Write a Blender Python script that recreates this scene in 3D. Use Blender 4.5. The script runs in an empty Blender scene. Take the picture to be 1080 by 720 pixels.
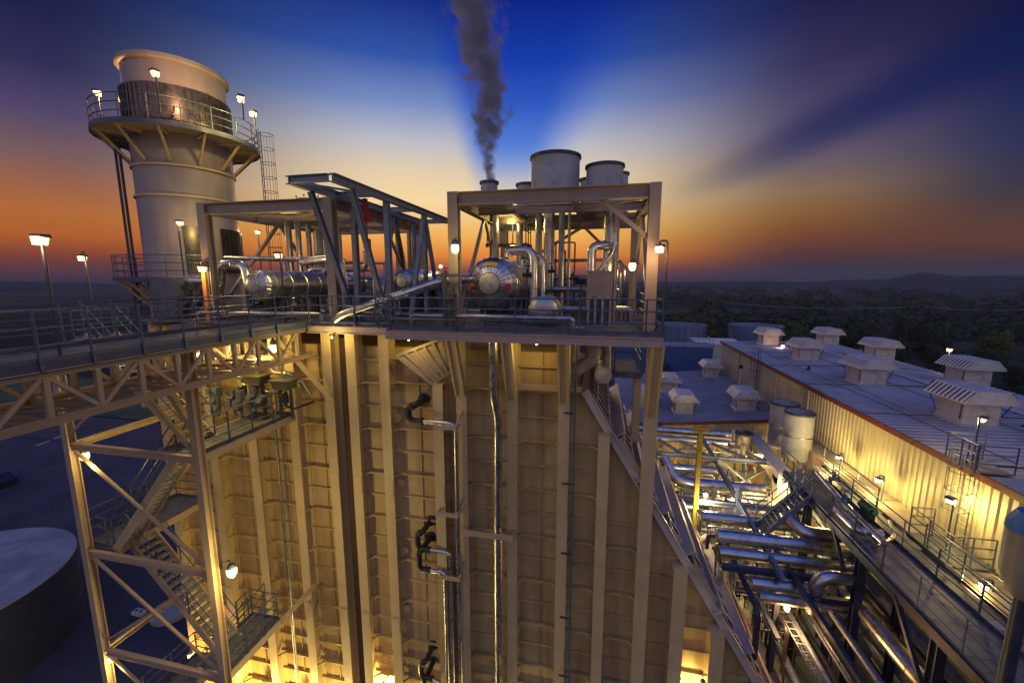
import bpy, bmesh, math, random
from mathutils import Vector, Matrix
random.seed(7)
scene = bpy.context.scene
C = scene.collection
G = -24.0            # ground level; the camera stands at the origin, 24 m up, plant axes X right / Y away
DK = -1.7            # level of the operating deck

# ------------------------------------------------------------------ camera
F = 434.0; PITCH = math.atan(65/434); YAW = math.radians(12.1)
cd = bpy.data.cameras.new('camera'); cam = bpy.data.objects.new('camera', cd); C.objects.link(cam)
cd.sensor_width = 36; cd.lens = F/1080*36; cd.clip_start = .1; cd.clip_end = 20000
cam.rotation_euler = (math.pi/2-PITCH, 0, YAW)
scene.camera = cam

def ray(px, py):
    xc = (px-540)/F; yc = (360-py)/F
    X = xc; Y = math.cos(PITCH)+yc*math.sin(PITCH); Z = -math.sin(PITCH)+yc*math.cos(PITCH)
    c, s = math.cos(YAW), math.sin(YAW)
    return Vector((X*c-Y*s, X*s+Y*c, Z))
def at(px, py, X=None, Y=None, Z=None):
    """survey helper: the point of a known plane seen along a line of sight"""
    r = ray(px, py)
    t = X/r.x if X is not None else (Y/r.y if Y is not None else Z/r.z)
    return r*t

# ------------------------------------------------------------------ materials
def lin(c):
    return tuple((v/12.92 if v <= .04045 else ((v+.055)/1.055)**2.4) for v in c)
def mat(name, col, rough=.6, metal=0.0, var=.18, scale=3.0, streak=0.0, dirt=None, dscale=1.2, bump=0.0, bscale=30, spec=.5, rvar=.12):
    m = bpy.data.materials.new(name); m.use_nodes = True
    nt = m.node_tree; N = nt.nodes; L = nt.links
    b = N['Principled BSDF']
    b.inputs['Metallic'].default_value = metal
    b.inputs['Specular IOR Level'].default_value = spec
    tc = N.new('ShaderNodeTexCoord')
    n1 = N.new('ShaderNodeTexNoise'); n1.inputs['Scale'].default_value = scale; n1.inputs['Detail'].default_value = 6; n1.inputs['Roughness'].default_value = .65
    L.new(tc.outputs['Object'], n1.inputs['Vector'])
    ramp = N.new('ShaderNodeValToRGB')
    lo = [max(0, c*(1-var*1.6)) for c in col]; hi = [min(1, c*(1+var)) for c in col]
    ramp.color_ramp.elements[0].position = .3; ramp.color_ramp.elements[0].color = (*lo, 1)
    ramp.color_ramp.elements[1].position = .68; ramp.color_ramp.elements[1].color = (*hi, 1)
    L.new(n1.outputs['Fac'], ramp.inputs['Fac'])
    out = ramp.outputs['Color']
    if streak > 0:
        mp = N.new('ShaderNodeMapping'); mp.inputs['Scale'].default_value = (1.5, 1.5, .10)
        L.new(tc.outputs['Object'], mp.inputs['Vector'])
        n2 = N.new('ShaderNodeTexNoise'); n2.inputs['Scale'].default_value = 1.6; n2.inputs['Detail'].default_value = 5
        L.new(mp.outputs['Vector'], n2.inputs['Vector'])
        r2 = N.new('ShaderNodeValToRGB')
        r2.color_ramp.elements[0].position = .46; r2.color_ramp.elements[0].color = (0, 0, 0, 1)
        r2.color_ramp.elements[1].position = .72; r2.color_ramp.elements[1].color = (streak,)*3+(1,)
        L.new(n2.outputs['Fac'], r2.inputs['Fac'])
        mx = N.new('ShaderNodeMix'); mx.data_type = 'RGBA'
        L.new(r2.outputs['Color'], mx.inputs['Factor']); L.new(out, mx.inputs['A'])
        dc = dirt or [c*.45 for c in col]
        mx.inputs['B'].default_value = (*dc, 1)
        out = mx.outputs['Result']
    elif dirt is not None:
        n2 = N.new('ShaderNodeTexNoise'); n2.inputs['Scale'].default_value = dscale; n2.inputs['Detail'].default_value = 8; n2.inputs['Roughness'].default_value = .7
        L.new(tc.outputs['Object'], n2.inputs['Vector'])
        r2 = N.new('ShaderNodeValToRGB')
        r2.color_ramp.elements[0].position = .5; r2.color_ramp.elements[0].color = (0, 0, 0, 1)
        r2.color_ramp.elements[1].position = .66; r2.color_ramp.elements[1].color = (1, 1, 1, 1)
        L.new(n2.outputs['Fac'], r2.inputs['Fac'])
        mx = N.new('ShaderNodeMix'); mx.data_type = 'RGBA'
        L.new(r2.outputs['Color'], mx.inputs['Factor']); L.new(out, mx.inputs['A']); mx.inputs['B'].default_value = (*dirt, 1)
        out = mx.outputs['Result']
    L.new(out, b.inputs['Base Color'])
    mr = N.new('ShaderNodeMapRange'); mr.inputs['From Min'].default_value = .3; mr.inputs['From Max'].default_value = .7
    mr.inputs['To Min'].default_value = max(.05, rough-rvar); mr.inputs['To Max'].default_value = min(1, rough+rvar)
    L.new(n1.outputs['Fac'], mr.inputs['Value']); L.new(mr.outputs['Result'], b.inputs['Roughness'])
    if bump > 0:
        n3 = N.new('ShaderNodeTexNoise'); n3.inputs['Scale'].default_value = bscale; n3.inputs['Detail'].default_value = 4
        L.new(tc.outputs['Object'], n3.inputs['Vector'])
        bp = N.new('ShaderNodeBump'); bp.inputs['Strength'].default_value = bump; bp.inputs['Distance'].default_value = .02
        L.new(n3.outputs['Fac'], bp.inputs['Height']); L.new(bp.outputs['Normal'], b.inputs['Normal'])
    return m
def glow(name, col, s):
    m = bpy.data.materials.new(name); m.use_nodes = True
    b = m.node_tree.nodes['Principled BSDF']
    b.inputs['Base Color'].default_value = (*col, 1)
    b.inputs['Emission Color'].default_value = (*col, 1); b.inputs['Emission Strength'].default_value = s
    return m
TAN = (.60, .465, .235)
M = dict(
 tan=mat('tan_paint', TAN, .55, var=.07, scale=1.1, streak=.35, dirt=(.40, .27, .14)),
 panel=mat('casing_paint', (.55, .405, .18), .6, var=.17, scale=.45, streak=.75, dirt=(.30, .19, .08)),  # streaks are dirt; broad tone patches put soft shadows into the colour
 joint=mat('expansion_fabric', (.10, .055, .035), .8, scale=2),
 beamtan=mat('tan_steel', (.44, .33, .215), .5, var=.08, scale=1.3, streak=.3, dirt=(.36, .25, .16)),
 pink=mat('primer_steel', (.47, .36, .30), .55, var=.1, scale=1.6),
 deck=mat('deck_grating', (.20, .205, .21), .55, metal=.4, var=.25, scale=6, dirt=(.08, .075, .07), dscale=1.6),
 rail=mat('galvanised_rail', (.11, .14, .21), .42, metal=.5, var=.15, scale=8),
 bluesteel=mat('blue_grey_steel', (.22, .27, .38), .45, metal=.15, var=.12, scale=3, dirt=(.12, .13, .18), dscale=3),
 darksteel=mat('dark_steel', (.055, .065, .10), .45, metal=.4, scale=4),
 silver=mat('aluminium_cladding', (.62, .62, .63), .33, metal=1, var=.10, scale=4, rvar=.10, bump=.05, bscale=7, dirt=(.34, .32, .29), dscale=1.3),
 silverd=mat('weathered_cladding', (.40, .40, .40), .42, metal=1, var=.2, scale=4, rvar=.1, bump=.06, bscale=7),
 rubber=mat('black_rubber', (.018, .018, .022), .5, scale=6),
 stack=mat('stack_paint', (.34, .295, .305), .5, var=.10, scale=.7, streak=.6, dirt=(.26, .205, .18)),
 brownsteel=mat('canopy_steel', (.36, .285, .225), .5, var=.10, scale=1.3, streak=.35, dirt=(.24, .17, .12)),
 tread=mat('tread_grating', (.36, .38, .31), .55, metal=.3, var=.2, scale=6),
 louvre=mat('dark_louvre', (.12, .11, .11), .36, metal=.75, var=.3, scale=3),
 yellow=mat('yellow_paint', (.66, .47, .03), .45, scale=4),
 white=mat('white_metal', (.62, .60, .56), .45, var=.08, scale=2.5, dirt=(.42, .38, .33), dscale=1.6),
 ventgrey=mat('drum_paint', (.40, .42, .46), .5, var=.1, scale=1.4, dirt=(.25, .25, .28), dscale=1.0),
 roof=mat('roof_sheet', (.36, .375, .43), .5, metal=.1, var=.12, scale=.35, dirt=(.26, .27, .31), dscale=.5),
 siding=mat('cream_siding', (.56, .49, .33), .5, var=.06, scale=.3, streak=.14, dirt=(.42, .36, .24)),
 redtrim=mat('red_trim', (.15, .028, .024), .5, scale=3),
 vessel=mat('vessel_paint', (.24, .215, .20), .5, var=.15, scale=2),
 bluewall=mat('blue_siding', (.06, .11, .28), .5, var=.1, scale=.4),
 coolblue=mat('cooling_cell_shell', (.16, .22, .34), .55, var=.12, scale=.5),
 concrete=mat('concrete', (.36, .35, .33), .85, var=.18, scale=.5, dirt=(.24, .24, .23), dscale=.35, bump=.2),
 ledge=mat('beige_concrete', (.42, .36, .26), .8, var=.15, scale=1, dirt=(.3, .24, .16)),
 darkblue=mat('navy_channel', (.075, .095, .155), .5, metal=.2, var=.15, scale=2),
 topblue=mat('vessel_top', (.04, .17, .46), .4, scale=3),
 duct=mat('duct_sheet', (.62, .60, .58), .36, metal=.35, var=.08, scale=3),
 rib=mat('rib_paint', (.60, .52, .45), .5, var=.08, scale=1.5, streak=.3, dirt=(.42, .33, .26)),
 shade=mat('duct_shade', (.20, .155, .12), .8, var=.15, scale=1.5),  # dark tone paints in the shade between the duct ribs
 box=mat('cabinet_grey', (.085, .10, .14), .4, scale=4),
 hood=mat('hood_green_grey', (.085, .09, .07), .45, scale=4),
 bluevalve=mat('valve_blue', (.03, .11, .26), .4, scale=5),
 green=mat('motor_green', (.02, .12, .05), .4, scale=5),
 red=mat('valve_red', (.30, .03, .02), .45, scale=5),
 orange=mat('orange_post', (.55, .22, .05), .5, scale=4),
 blueprim=mat('conduit_paint', (.10, .17, .20), .4, metal=.3, scale=5),
 bark=mat('bark', (.06, .045, .03), .9, scale=6),
 marking=mat('road_paint', (.62, .62, .58), .7, scale=3, dirt=(.2, .2, .2), dscale=3),
 carpaint=mat('dark_car_paint', (.03, .035, .05), .25, scale=3), tyre=mat('tyre', (.015, .015, .015), .85, scale=4),
 glass=mat('car_glass', (.02, .03, .05), .08, scale=3),
 glow=glow('lamp_glow', (1.0, .66, .32), 2.6), glowy=glow('lamp_glow_yellow', (1.0, .80, .42), 2.6), gloww=glow('lamp_glow_white', (1.0, .92, .70), 3.0),
 slat=mat('bright_slat', (.80, .76, .70), .4, var=.04, scale=3), gapshade=mat('painted_gap_shade', (.05, .035, .035), .7, scale=3),  # bright and dark pair paints lamplit hood stripes into the colour
)
for i, c in enumerate([(.034, .062, .016), (.105, .130, .020), (.018, .038, .016), (.130, .145, .028)]):
    M['leaf%d' % i] = mat('foliage_%d' % i, c, .8, var=.5, scale=.25, spec=.2)

# ------------------------------------------------------------------ mesh builder
BASE = {}
def xyz(o):
    return BASE.get(o.name, Vector((0, 0, 0)))
class MB:
    def __init__(s): s.v = []; s.f = []
    def add(s, vs, fs):
        k = len(s.v); s.v += [Vector(v) for v in vs]; s.f += [[i+k for i in f] for f in fs]
    def box(s, x0, x1, y0, y1, z0, z1):
        s.add([(x0, y0, z0), (x1, y0, z0), (x1, y1, z0), (x0, y1, z0), (x0, y0, z1), (x1, y0, z1), (x1, y1, z1), (x0, y1, z1)],
              [(0, 3, 2, 1), (4, 5, 6, 7), (0, 1, 5, 4), (1, 2, 6, 5), (2, 3, 7, 6), (3, 0, 4, 7)]); return s
    def frame(s, p, q, up):
        d = (q-p).normalized(); u = Vector(up)
        if abs(d.dot(u)) > .98: u = Vector((0, 1, 0)) if abs(d.y) < .9 else Vector((1, 0, 0))
        a = d.cross(u).normalized(); b = a.cross(d).normalized(); return d, a, b
    def bar(s, p, q, w, h, up=(0, 0, 1), off=(0, 0)):
        p = Vector(p); q = Vector(q); d, a, b = s.frame(p, q, up)
        o = a*off[0]+b*off[1]; vs = []
        for e in (p, q):
            for i, j in ((-1, -1), (1, -1), (1, 1), (-1, 1)): vs.append(e+o+a*(i*w/2)+b*(j*h/2))
        s.add(vs, [(0, 1, 2, 3), (7, 6, 5, 4), (0, 4, 5, 1), (1, 5, 6, 2), (2, 6, 7, 3), (3, 7, 4, 0)]); return s
    def ibeam(s, p, q, w, h, t=.03, up=(0, 0, 1)):
        s.bar(p, q, w, t, up, (0, h/2-t/2)); s.bar(p, q, w, t, up, (0, -h/2+t/2)); s.bar(p, q, t, h-2*t-.001, up); return s
    def tube(s, pts, r, n=8, bend=0.0, cap=True):
        P = [Vector(p) for p in pts]
        if bend > 0 and len(P) > 2:
            Q = [P[0]]
            for i in range(1, len(P)-1):
                a = (P[i-1]-P[i]); b = (P[i+1]-P[i]); k = min(bend, a.length*.49, b.length*.49)
                a = P[i]+a.normalized()*k; b = P[i]+b.normalized()*k
                for t in (0, .2, .4, .6, .8, 1): Q.append(a*(1-t)**2+P[i]*2*t*(1-t)+b*t*t)
            Q.append(P[-1]); P = Q
        D = []
        for i in range(len(P)):
            d = (P[min(i+1, len(P)-1)]-P[max(i-1, 0)]); D.append(d.normalized())
        u = Vector((0, 0, 1)) if abs(D[0].z) < .9 else Vector((0, 1, 0))
        a = D[0].cross(u).normalized(); vs = []
        for i, p in enumerate(P):
            a = (a-D[i]*a.dot(D[i])).normalized(); b = D[i].cross(a)
            for k in range(n):
                t = 2*math.pi*k/n; vs.append(p+(a*math.cos(t)+b*math.sin(t))*r)
        fs = []
        for i in range(len(P)-1):
            for k in range(n): fs.append((i*n+k, i*n+(k+1) % n, (i+1)*n+(k+1) % n, (i+1)*n+k))
        if cap: fs.append(tuple(range(n-1, -1, -1))); fs.append(tuple((len(P)-1)*n+k for k in range(n)))
        s.add(vs, fs); return s
    def lathe(s, prof, p, d=(0, 0, 1), n=24, cap=True, a0=0, a1=2*math.pi):
        """prof: (radius, distance along d)"""
        p = Vector(p); d = Vector(d).normalized()
        u = Vector((1, 0, 0)) if abs(d.x) < .9 else Vector((0, 1, 0))
        a = (u-d*u.dot(d)).normalized(); b = d.cross(a); vs = []; fs = []
        full = abs(a1-a0-2*math.pi) < 1e-6; m = n if full else n+1
        for r, h in prof:
            for k in range(m):
                t = a0+(a1-a0)*k/n; vs.append(p+d*h+(a*math.cos(t)+b*math.sin(t))*r)
        for i in range(len(prof)-1):
            for k in range(n): fs.append((i*m+k, i*m+(k+1) % m, (i+1)*m+(k+1) % m, (i+1)*m+k))
        if cap and full: fs.append(tuple(range(m-1, -1, -1))); fs.append(tuple((len(prof)-1)*m+k for k in range(m)))
        s.add(vs, fs); return s
    def cyl(s, p, q, r, n=16, r2=None):
        p = Vector(p); q = Vector(q); return s.lathe([(r, 0), (r if r2 is None else r2, (q-p).length)], p, q-p, n)
    def prism(s, poly, y0, y1):
        n = len(poly); vs = [(x, y0, z) for x, z in poly]+[(x, y1, z) for x, z in poly]
        s.add(vs, [tuple(range(n)), tuple(range(2*n-1, n-1, -1))]+[(i, i+n, (i+1) % n+n, (i+1) % n) for i in range(n)]); return s
    def build(s, name, m, parent=None, smooth=40):
        me = bpy.data.meshes.new(name); o = bpy.data.objects.new(name, me); C.objects.link(o)
        b = Vector((0, 0, 0))
        if parent is not None:
            b = xyz(parent)
        me.from_pydata([tuple(v-b) for v in s.v], [], s.f); me.update()
        bm = bmesh.new(); bm.from_mesh(me); bmesh.ops.recalc_face_normals(bm, faces=bm.faces); bm.to_mesh(me); bm.free()
        if smooth:
            me.polygons.foreach_set('use_smooth', [True]*len(me.polygons)); me.set_sharp_from_angle(angle=math.radians(smooth))
        me.materials.append(M[m] if isinstance(m, str) else m)
        if parent is not None: o.parent = parent
        BASE[o.name] = b.copy()
        return o
def tag(o, label, cat=None, group=None, kind=None):
    if label: o['label'] = label
    if cat: o['category'] = cat
    if group: o['group'] = group
    if kind: o['kind'] = kind
    return o
def thing(name, loc, label, cat, group=None):
    o = bpy.data.objects.new(name, None); C.objects.link(o); o.empty_display_size = .2
    o.location = loc; BASE[o.name] = Vector(loc); return tag(o, label, cat, group)
def clone(o, parent=None):
    c = o.copy(); C.objects.link(c)
    if parent: c.parent = parent
    BASE[c.name] = xyz(o)
    for ch in list(o.children): clone(ch, c)
    return c
def path_points(pts, step):
    out = []
    for p, q in zip(pts[:-1], pts[1:]):
        p, q = Vector(p), Vector(q); n = max(1, round((q-p).length/step))
        for i in range(n): out.append(p.lerp(q, i/n))
    out.append(Vector(pts[-1])); return out
def railing(parent, pts, m='rail', step=1.5, hs=(1.1, .74, .38), toe=.12, posts=None, r=.024, foot=True):
    """handrail along a floor path: rails and toe board are one mesh, every post a mesh of its own"""
    b = MB(); up = Vector((0, 0, 1))
    for h in hs: b.tube([Vector(p)+up*h for p in pts], r, 6)
    if toe:
        for p, q in zip(pts[:-1], pts[1:]): b.bar(Vector(p)+up*(toe/2+.01), Vector(q)+up*(toe/2+.01), .012, toe)
    R = b.build('railing', m, parent)
    for p in (posts if posts is not None else path_points(pts, step)):
        p = Vector(p); c = MB(); c.tube([p+up*-.02, p+up*hs[0]], r*1.15, 6)
        if foot: c.box(p.x-.07, p.x+.07, p.y-.035, p.y+.035, p.z-.16, p.z+.03)
        c.build('post', m, R)
    return R
# ================================================================== lamps (a thing each)
LK = 1.75
def bulb(parent, p, watts, col, size=.12):
    l = bpy.data.lights.new('bulb', 'POINT'); l.energy = watts*LK; l.color = col; l.shadow_soft_size = size
    o = bpy.data.objects.new('bulb', l); C.objects.link(o); o.parent = parent; o.location = Vector(p)-xyz(parent)
WARM = (1.0, .62, .26); YEL = (1.0, .72, .205); WHT = (1.0, .86, .62); SOD = (1.0, .50, .16)
def flood_lamp(base, head, label, watts=60, col=WARM, aim=None, size=.42, pole='darksteel', gl='glow', group='flood lamps on poles', bulb_off=.4):
    """lamp on a pole with a hooked top: housing with a glowing lens under it"""
    base = Vector(base); head = Vector(head); size *= .86
    t = thing('flood_lamp', base, label, 'lamp', group)
    a = Vector(aim if aim is not None else (-head.x, -head.y, 0)); a.z = 0; a = a.normalized()
    side = head-base; side.z = 0
    top = head+Vector((0, 0, size*.55)); pb = MB()
    if side.length > .12:
        pt = Vector((base.x, base.y, top.z+size*.15))
        pb.tube([base, pt, Vector((head.x, head.y, top.z+size*.15)), Vector((head.x, head.y, head.z+size*.3))], .032, 7, .18)
    else:
        pb.tube([base, Vector((base.x, base.y, head.z+size*.3))], .032, 7)
    pb.build('pole', pole, t)
    k = Vector((0, 0, 1)).cross(a); s = size; h = MB()
    def pt3(u, v, w): return head+a*u*s+k*v*s+Vector((0, 0, w*s))
    prof = [(-.5, .1), (-.4, .34), (.3, .30), (.5, .14), (.5, .08), (-.5, .02)]
    vs = [pt3(u, -.42, w) for u, w in prof]+[pt3(u, .42, w) for u, w in prof]; n = len(prof)
    h.add(vs, [tuple(range(n)), tuple(range(2*n-1, n-1, -1))]+[(i, i+n, (i+1) % n+n, (i+1) % n) for i in range(n)])
    hd = h.build('lamp_head', 'box', t, 30)
    g = MB(); prof = [(-.36, .02), (.44, .07), (.36, -.52), (-.14, -.56)]
    vs = [pt3(u, -.34, w) for u, w in prof]+[pt3(u, .34, w) for u, w in prof]; n = 4
    g.add(vs, [tuple(range(n)), tuple(range(2*n-1, n-1, -1))]+[(i, i+n, (i+1) % n+n, (i+1) % n) for i in range(n)])
    g.build('lens', gl, hd, 30)
    if watts: bulb(t, head+a*(s*.75+bulb_off*.3)+Vector((0, 0, -s*.7)), watts, col)
    return t
def jar_lamp(p, wall_dir, label, watts=60, col=YEL, size=.3, gl='glowy', group='bulkhead lamps on steelwork'):
    """jar lamp hung from a short bracket: cap, glass jar, bracket"""
    p = Vector(p); d = Vector(wall_dir)
    t = thing('bulkhead_lamp', p, label, 'lamp', group)
    s = size
    MB().tube([p+d*s*1.6+Vector((0, 0, s*.2)), p+d*s*.3+Vector((0, 0, s*.9)), p+Vector((0, 0, s*.85)), p+Vector((0, 0, s*.45))], .025, 6, .08).build('bracket', 'rail', t)
    MB().lathe([(.1*s, .72*s), (.22*s, .66*s), (.40*s, .38*s), (.42*s, .30*s), (.36*s, .30*s)], p, n=14).build('cap', 'box', t)
    MB().lathe([(.02*s, -.66*s), (.24*s, -.62*s), (.40*s, -.38*s), (.44*s, .02*s), (.38*s, .29*s)], p, n=14).build('jar', gl, t)
    if watts: bulb(t, p-d*s*1.9+Vector((0, -s*.6, -s*.9)), watts, col, .15)
    return t

# ================================================================== boiler casing
YC, YP = 14.0, 14.6          # column faces, casing plate
SX0, SZ0, SK = -.6, -3.87, 1.635     # sloped roof of the inlet duct: z = SZ0 - SK*(x-SX0)
def slope_z(x): return SZ0-SK*(x-SX0)
hr = thing('boiler_casing', (-9, 18, G), 'tan steel boiler casing with tall columns and ribbed panels under the deck', 'boiler')
cols = [(-18.9, -1.98), (-16.4, -1.98), (-14.3, -1.98), (-12.2, -1.98), (-10.45, -1.98), (-9.4, -1.98), (-8.0, -1.98), (-5.85, -3.85), (-4.92, -1.98), (-3.0, -1.98), (-1.14, -1.98),
        (.27, -5.35), (1.77, -1.98), (3.05, -10.1), (4.4, -12.35), (5.75, -14.6), (7.1, -16.8)]
core = MB(); core.prism([(-19.4, G), (-19.4, -2.6), (-1.0, -2.6), (-1.0, -3.75), (SX0-.04, SZ0-.06), (9.6, slope_z(9.6)-.06), (9.6, G)], YP+.03, 21.6)
core.build('casing_body', 'panel', hr)
for x, zt in cols:
    c = MB(); w = .40 if x < 1 else .46
    c.box(x-w/2, x+w/2, YC, YC+.04, G, zt); c.box(x-.02, x+.02, YC+.041, YP+.02, G, zt-.02)
    c.box(x-w/2, x+w/2, YP-.06, YP-.02, G, min(zt-.03, slope_z(x)-.12 if x > -.4 else zt-.03))
    if zt < -2.5: c.box(x-w/2-.02, x+w/2+.02, YC-.02, YP-.07, zt+.002, zt+.03)
    for zz in (-8.2, -14.4):                      # bolted splices
        if zz < zt-1: c.box(x-w/2+.03, x+w/2-.03, YC-.018, YC-.002, zz-.35, zz+.35)
    c.build('column', 'tan', hr)
xs = [c[0] for c in cols]
for i, (xa, xb) in enumerate(zip(xs[:-1], xs[1:])):
    if abs(xa+10.45) < .01:
        MB().box(xa+.2, xb-.2, YP-.05, YP+.01, G, -2.3).build('expansion_joint', 'joint', hr); continue
    if abs(xb+4.92) < .01:  pass
    b = MB(); top = -2.62 if xb < -1 else min(slope_z(xb)-.1, -3.9)
    xl, xr = xa+.022, xb-.022
    z0 = -3.05+random.uniform(-.1, .1); k = 0; z = z0
    while z > -19.5:
        zl = z+(.06*math.sin(i*2.3))
        if zl < top-.25:
            b.bar((xl, YP-.06, zl), (xr, YP-.06, zl), .12, .012); b.bar((xl, YP-.125, zl-.03), (xr, YP-.125, zl-.03), .012, .072)
            if k % 2 == 1 and xb-xa > 1.2 and xb < 2:
                e = .34; zz = zl+.013
                b.bar((xl+e, YP-.19, zz), (xr-e, YP-.19, zz), .10, .06)
                b.bar((xl-.005, YC+.09, zz-.05), (xl+e, YP-.185, zz), .09, .055); b.bar((xr+.005, YC+.09, zz-.05), (xr-e, YP-.185, zz), .09, .055)
        z -= .95; k += 1
    if xb-xa > 1.5:
        xm = (xa+xb)/2+.1; b.box(xm-.012, xm+.012, YP-.09, YP-.0, -19.5, top)
    b.box(xl, xr, YP-.012, YP+.02, G, top)
    b.build('casing_panel', 'panel', hr)
# horizontal collar above the inlet duct and nozzle plates
MB().bar((-2.8, YC+.12, -3.78), (-.55, YC+.12, -3.78), .2, .17).build('collar_beam', 'beamtan', hr)
for px, py in ((421, 440), (424, 507), (428, 578), (430, 639)):
    p = at(px, py, Y=YP-.05)
    MB().lathe([(.13, 0), (.13, .1), (.17, .1), (.17, .14)], p, (0, -1, 0), 14).build('access_port', 'tan', hr)
# inclined ribbed hopper panel under the deck
h = MB(); A = [at(418, 375, Y=13.9), at(480, 352, Y=14.2), at(482, 387, Y=14.3), at(456, 405, Y=14.0)]
for i in range(4): h.bar(A[i], A[(i+1) % 4], .05, .10)
for t in (.14, .3, .46, .62, .78, .92): h.bar(A[0].lerp(A[1], t), A[3].lerp(A[2], t), .035, .09)
n = (A[1]-A[0]).cross(A[3]-A[0]).normalized()*.05
h.add([a+n for a in A]+[a+n*1.3 for a in A], [(0, 1, 2, 3), (7, 6, 5, 4), (0, 4, 5, 1), (1, 5, 6, 2), (2, 6, 7, 3), (3, 7, 4, 0)])
h.build('hopper_panel', 'brownsteel', hr)

# inlet duct roof: beams across it and ribs down the slope
du = thing('inlet_duct', (3, 18, -12), 'steep sloping duct roof with steel beams and rows of ribs beside the boiler wall', 'duct')
nx, nz = SK/math.hypot(1, SK), 1/math.hypot(1, SK)      # outward normal (nx,0,nz)
nn = Vector((nx, 0, nz))
def sp(x, y, h=0): return Vector((x, y, slope_z(x)))+nn*h
b = MB(); b.add([sp(SX0, YP-.25), sp(9.5, YP-.25), sp(9.5, 21.6), sp(SX0, 21.6)]+[sp(SX0, YP-.25, .03), sp(9.5, YP-.25, .03), sp(9.5, 21.6, .03), sp(SX0, 21.6, .03)],
      [(0, 1, 2, 3), (7, 6, 5, 4), (0, 4, 5, 1), (1, 5, 6, 2), (2, 6, 7, 3), (3, 7, 4, 0)])
b.build('roof_plate', 'shade', du)
bx = [.5, 1.35, 2.2, 3.1, 4.2, 5.3, 6.3, 7.3, 8.3, 9.3]
for i, x in enumerate(bx):
    if x in (1.35, 4.2, 6.3): MB().ibeam(sp(x, YC+.1, .25), sp(x, 21.6, .25), .34, .42, .03, nn).build('roof_beam', 'rib', du)
    else: MB().ibeam(sp(x, YP-.1, .31), sp(x, 21.6, .31), .13, .55, .025, nn).build('roof_beam', 'rib', du)
for xa, xb in zip([SX0]+bx[:-1], bx):
    r = MB(); rf_ = MB(); y = YP-.1; k = 0
    while y < 21.5:
        r.bar(sp(xa+.19, y, .165), sp(xb-.19, y, .165), .02, .25, nn); rf_.bar(sp(xa+.19, y+.03, .298), sp(xb-.19, y+.03, .298), .10, .014, nn); y += .78
    Rb = r.build('rib_panel', 'shade', du)  # webs darker than their caps: shade put into the colour
    for q in (.3, .7):
        xq = xa+(xb-xa)*q; rf_.bar(sp(xq, YP-.15, .325), sp(xq, 21.5, .325), .05, .03, nn)
    rf_.build('rib_cap', 'rib', Rb)
e = MB(); e.bar(sp(SX0+.05, YP-.29, .12), sp(9.5, YP-.29, .12), .03, .26, nn); e.bar(sp(SX0+.05, YP-.34, .26), sp(9.5, YP-.34, .26), .12, .03, nn); e.build('edge_flange', 'rib', du)
for x in (.9, 3.6, 6.8):     # loose ends of the rib rows stick out past the wall
    e = MB(); e.bar(sp(x-.4, YP-.40, .36), sp(x+.4, YP-.40, .36), .05, .14, nn)
    e.build('edge_angle', 'beamtan', du)

# ================================================================== operating deck
dk = thing('service_deck', (-6, 14, DK), 'long grating deck with blue handrails along the top of the boiler', 'platform')
YD, YD2 = 13.05, 13.8; XS = -7.3; XL, XR = -11.0, 1.85
def deckslab(x0, x1, y0, y1, name='deck_plate'):
    b = MB(); b.box(x0, x1, y0, y1, DK-.05, DK); y = y0+.03
    while y < min(y1, y0+9):                       # bearing bars of the grating
        b.box(x0+.01, x1-.01, y, y+.012, DK+.001, DK+.014); y += .14
    return b.build(name, 'deck', dk)
deckslab(XS, XR, YD, 22.6); deckslab(-19.4, XS-.004, YD2, 22.6)
e = MB(); e.box(XS, XR, YD-.05, YD-.002, DK-.34, DK-.05); e.box(XR+.002, XR+.05, YD-.05, 22.6, DK-.34, DK-.05); e.box(XS, XR, YD-.10, YD-.05, DK-.34, DK-.31); e.box(XS, XR, YD-.10, YD-.05, DK-.085, DK-.055)
e.box(XL, XS-.01, YD2-.05, YD2-.002, DK-.32, DK-.05); e.box(XL, XS-.01, YD2-.1, YD2-.05, DK-.32, DK-.29); e.box(XS-.05, XS-.01, YD, YD2-.06, DK-.34, DK-.05)
e.build('edge_beam', 'pink', dk)
j = MB()
for x in [-18.9, -16.4, -14.3, -12.2, -10.45, -9.4, -8, -4.92, -3, -1.14, 1.55]: j.box(x-.09, x+.09, YD2+.1 if x < XS else YD+.05, 22.3, DK-.3, DK-.055)
for y in (15.6, 17.4, 19.2, 21): j.box(-19.2, 1.7, y-.08, y+.08, DK-.29, DK-.06)
j.build('joist', 'beamtan', dk)
pts = [at(px, 352, Y=YD)[0] for px in (411, 481, 543, 611, 681)]
R1 = railing(dk, [(XS+.05, YD+.04, DK), (XR-.03, YD+.04, DK), (XR-.03, 20.5, DK)], posts=[(x, YD+.0, DK) for x in pts]+[(XR, YD+.03, DK)]+[(XR-.02, y, DK) for y in (14.6, 16.2, 17.8, 19.4)])
R2 = railing(dk, [(XL, YD2+.04, DK), (XS-.15, YD2+.04, DK), (XS-.15, YD+.1, DK)], posts=[(x, YD2+.0, DK) for x in (-10.95, -9.9, -9.0, -8.1, -7.5)])
for x in (-4.92, -3.0, -1.14, 1.77):
    k = MB(); p, q = Vector((x, YD+.05, -2.0)), Vector((x, YC-.03, -4.2 if x < 1 else -4.5))
    k.bar(p, q, .07, .26, (0, 1, 0), (-.15, 0)); k.bar(p, q, .07, .26, (0, 1, 0), (.15, 0)); k.bar(p, q, .24, .05, (0, 1, 0))
    k.build('knee_brace', 'tan', dk)
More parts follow.
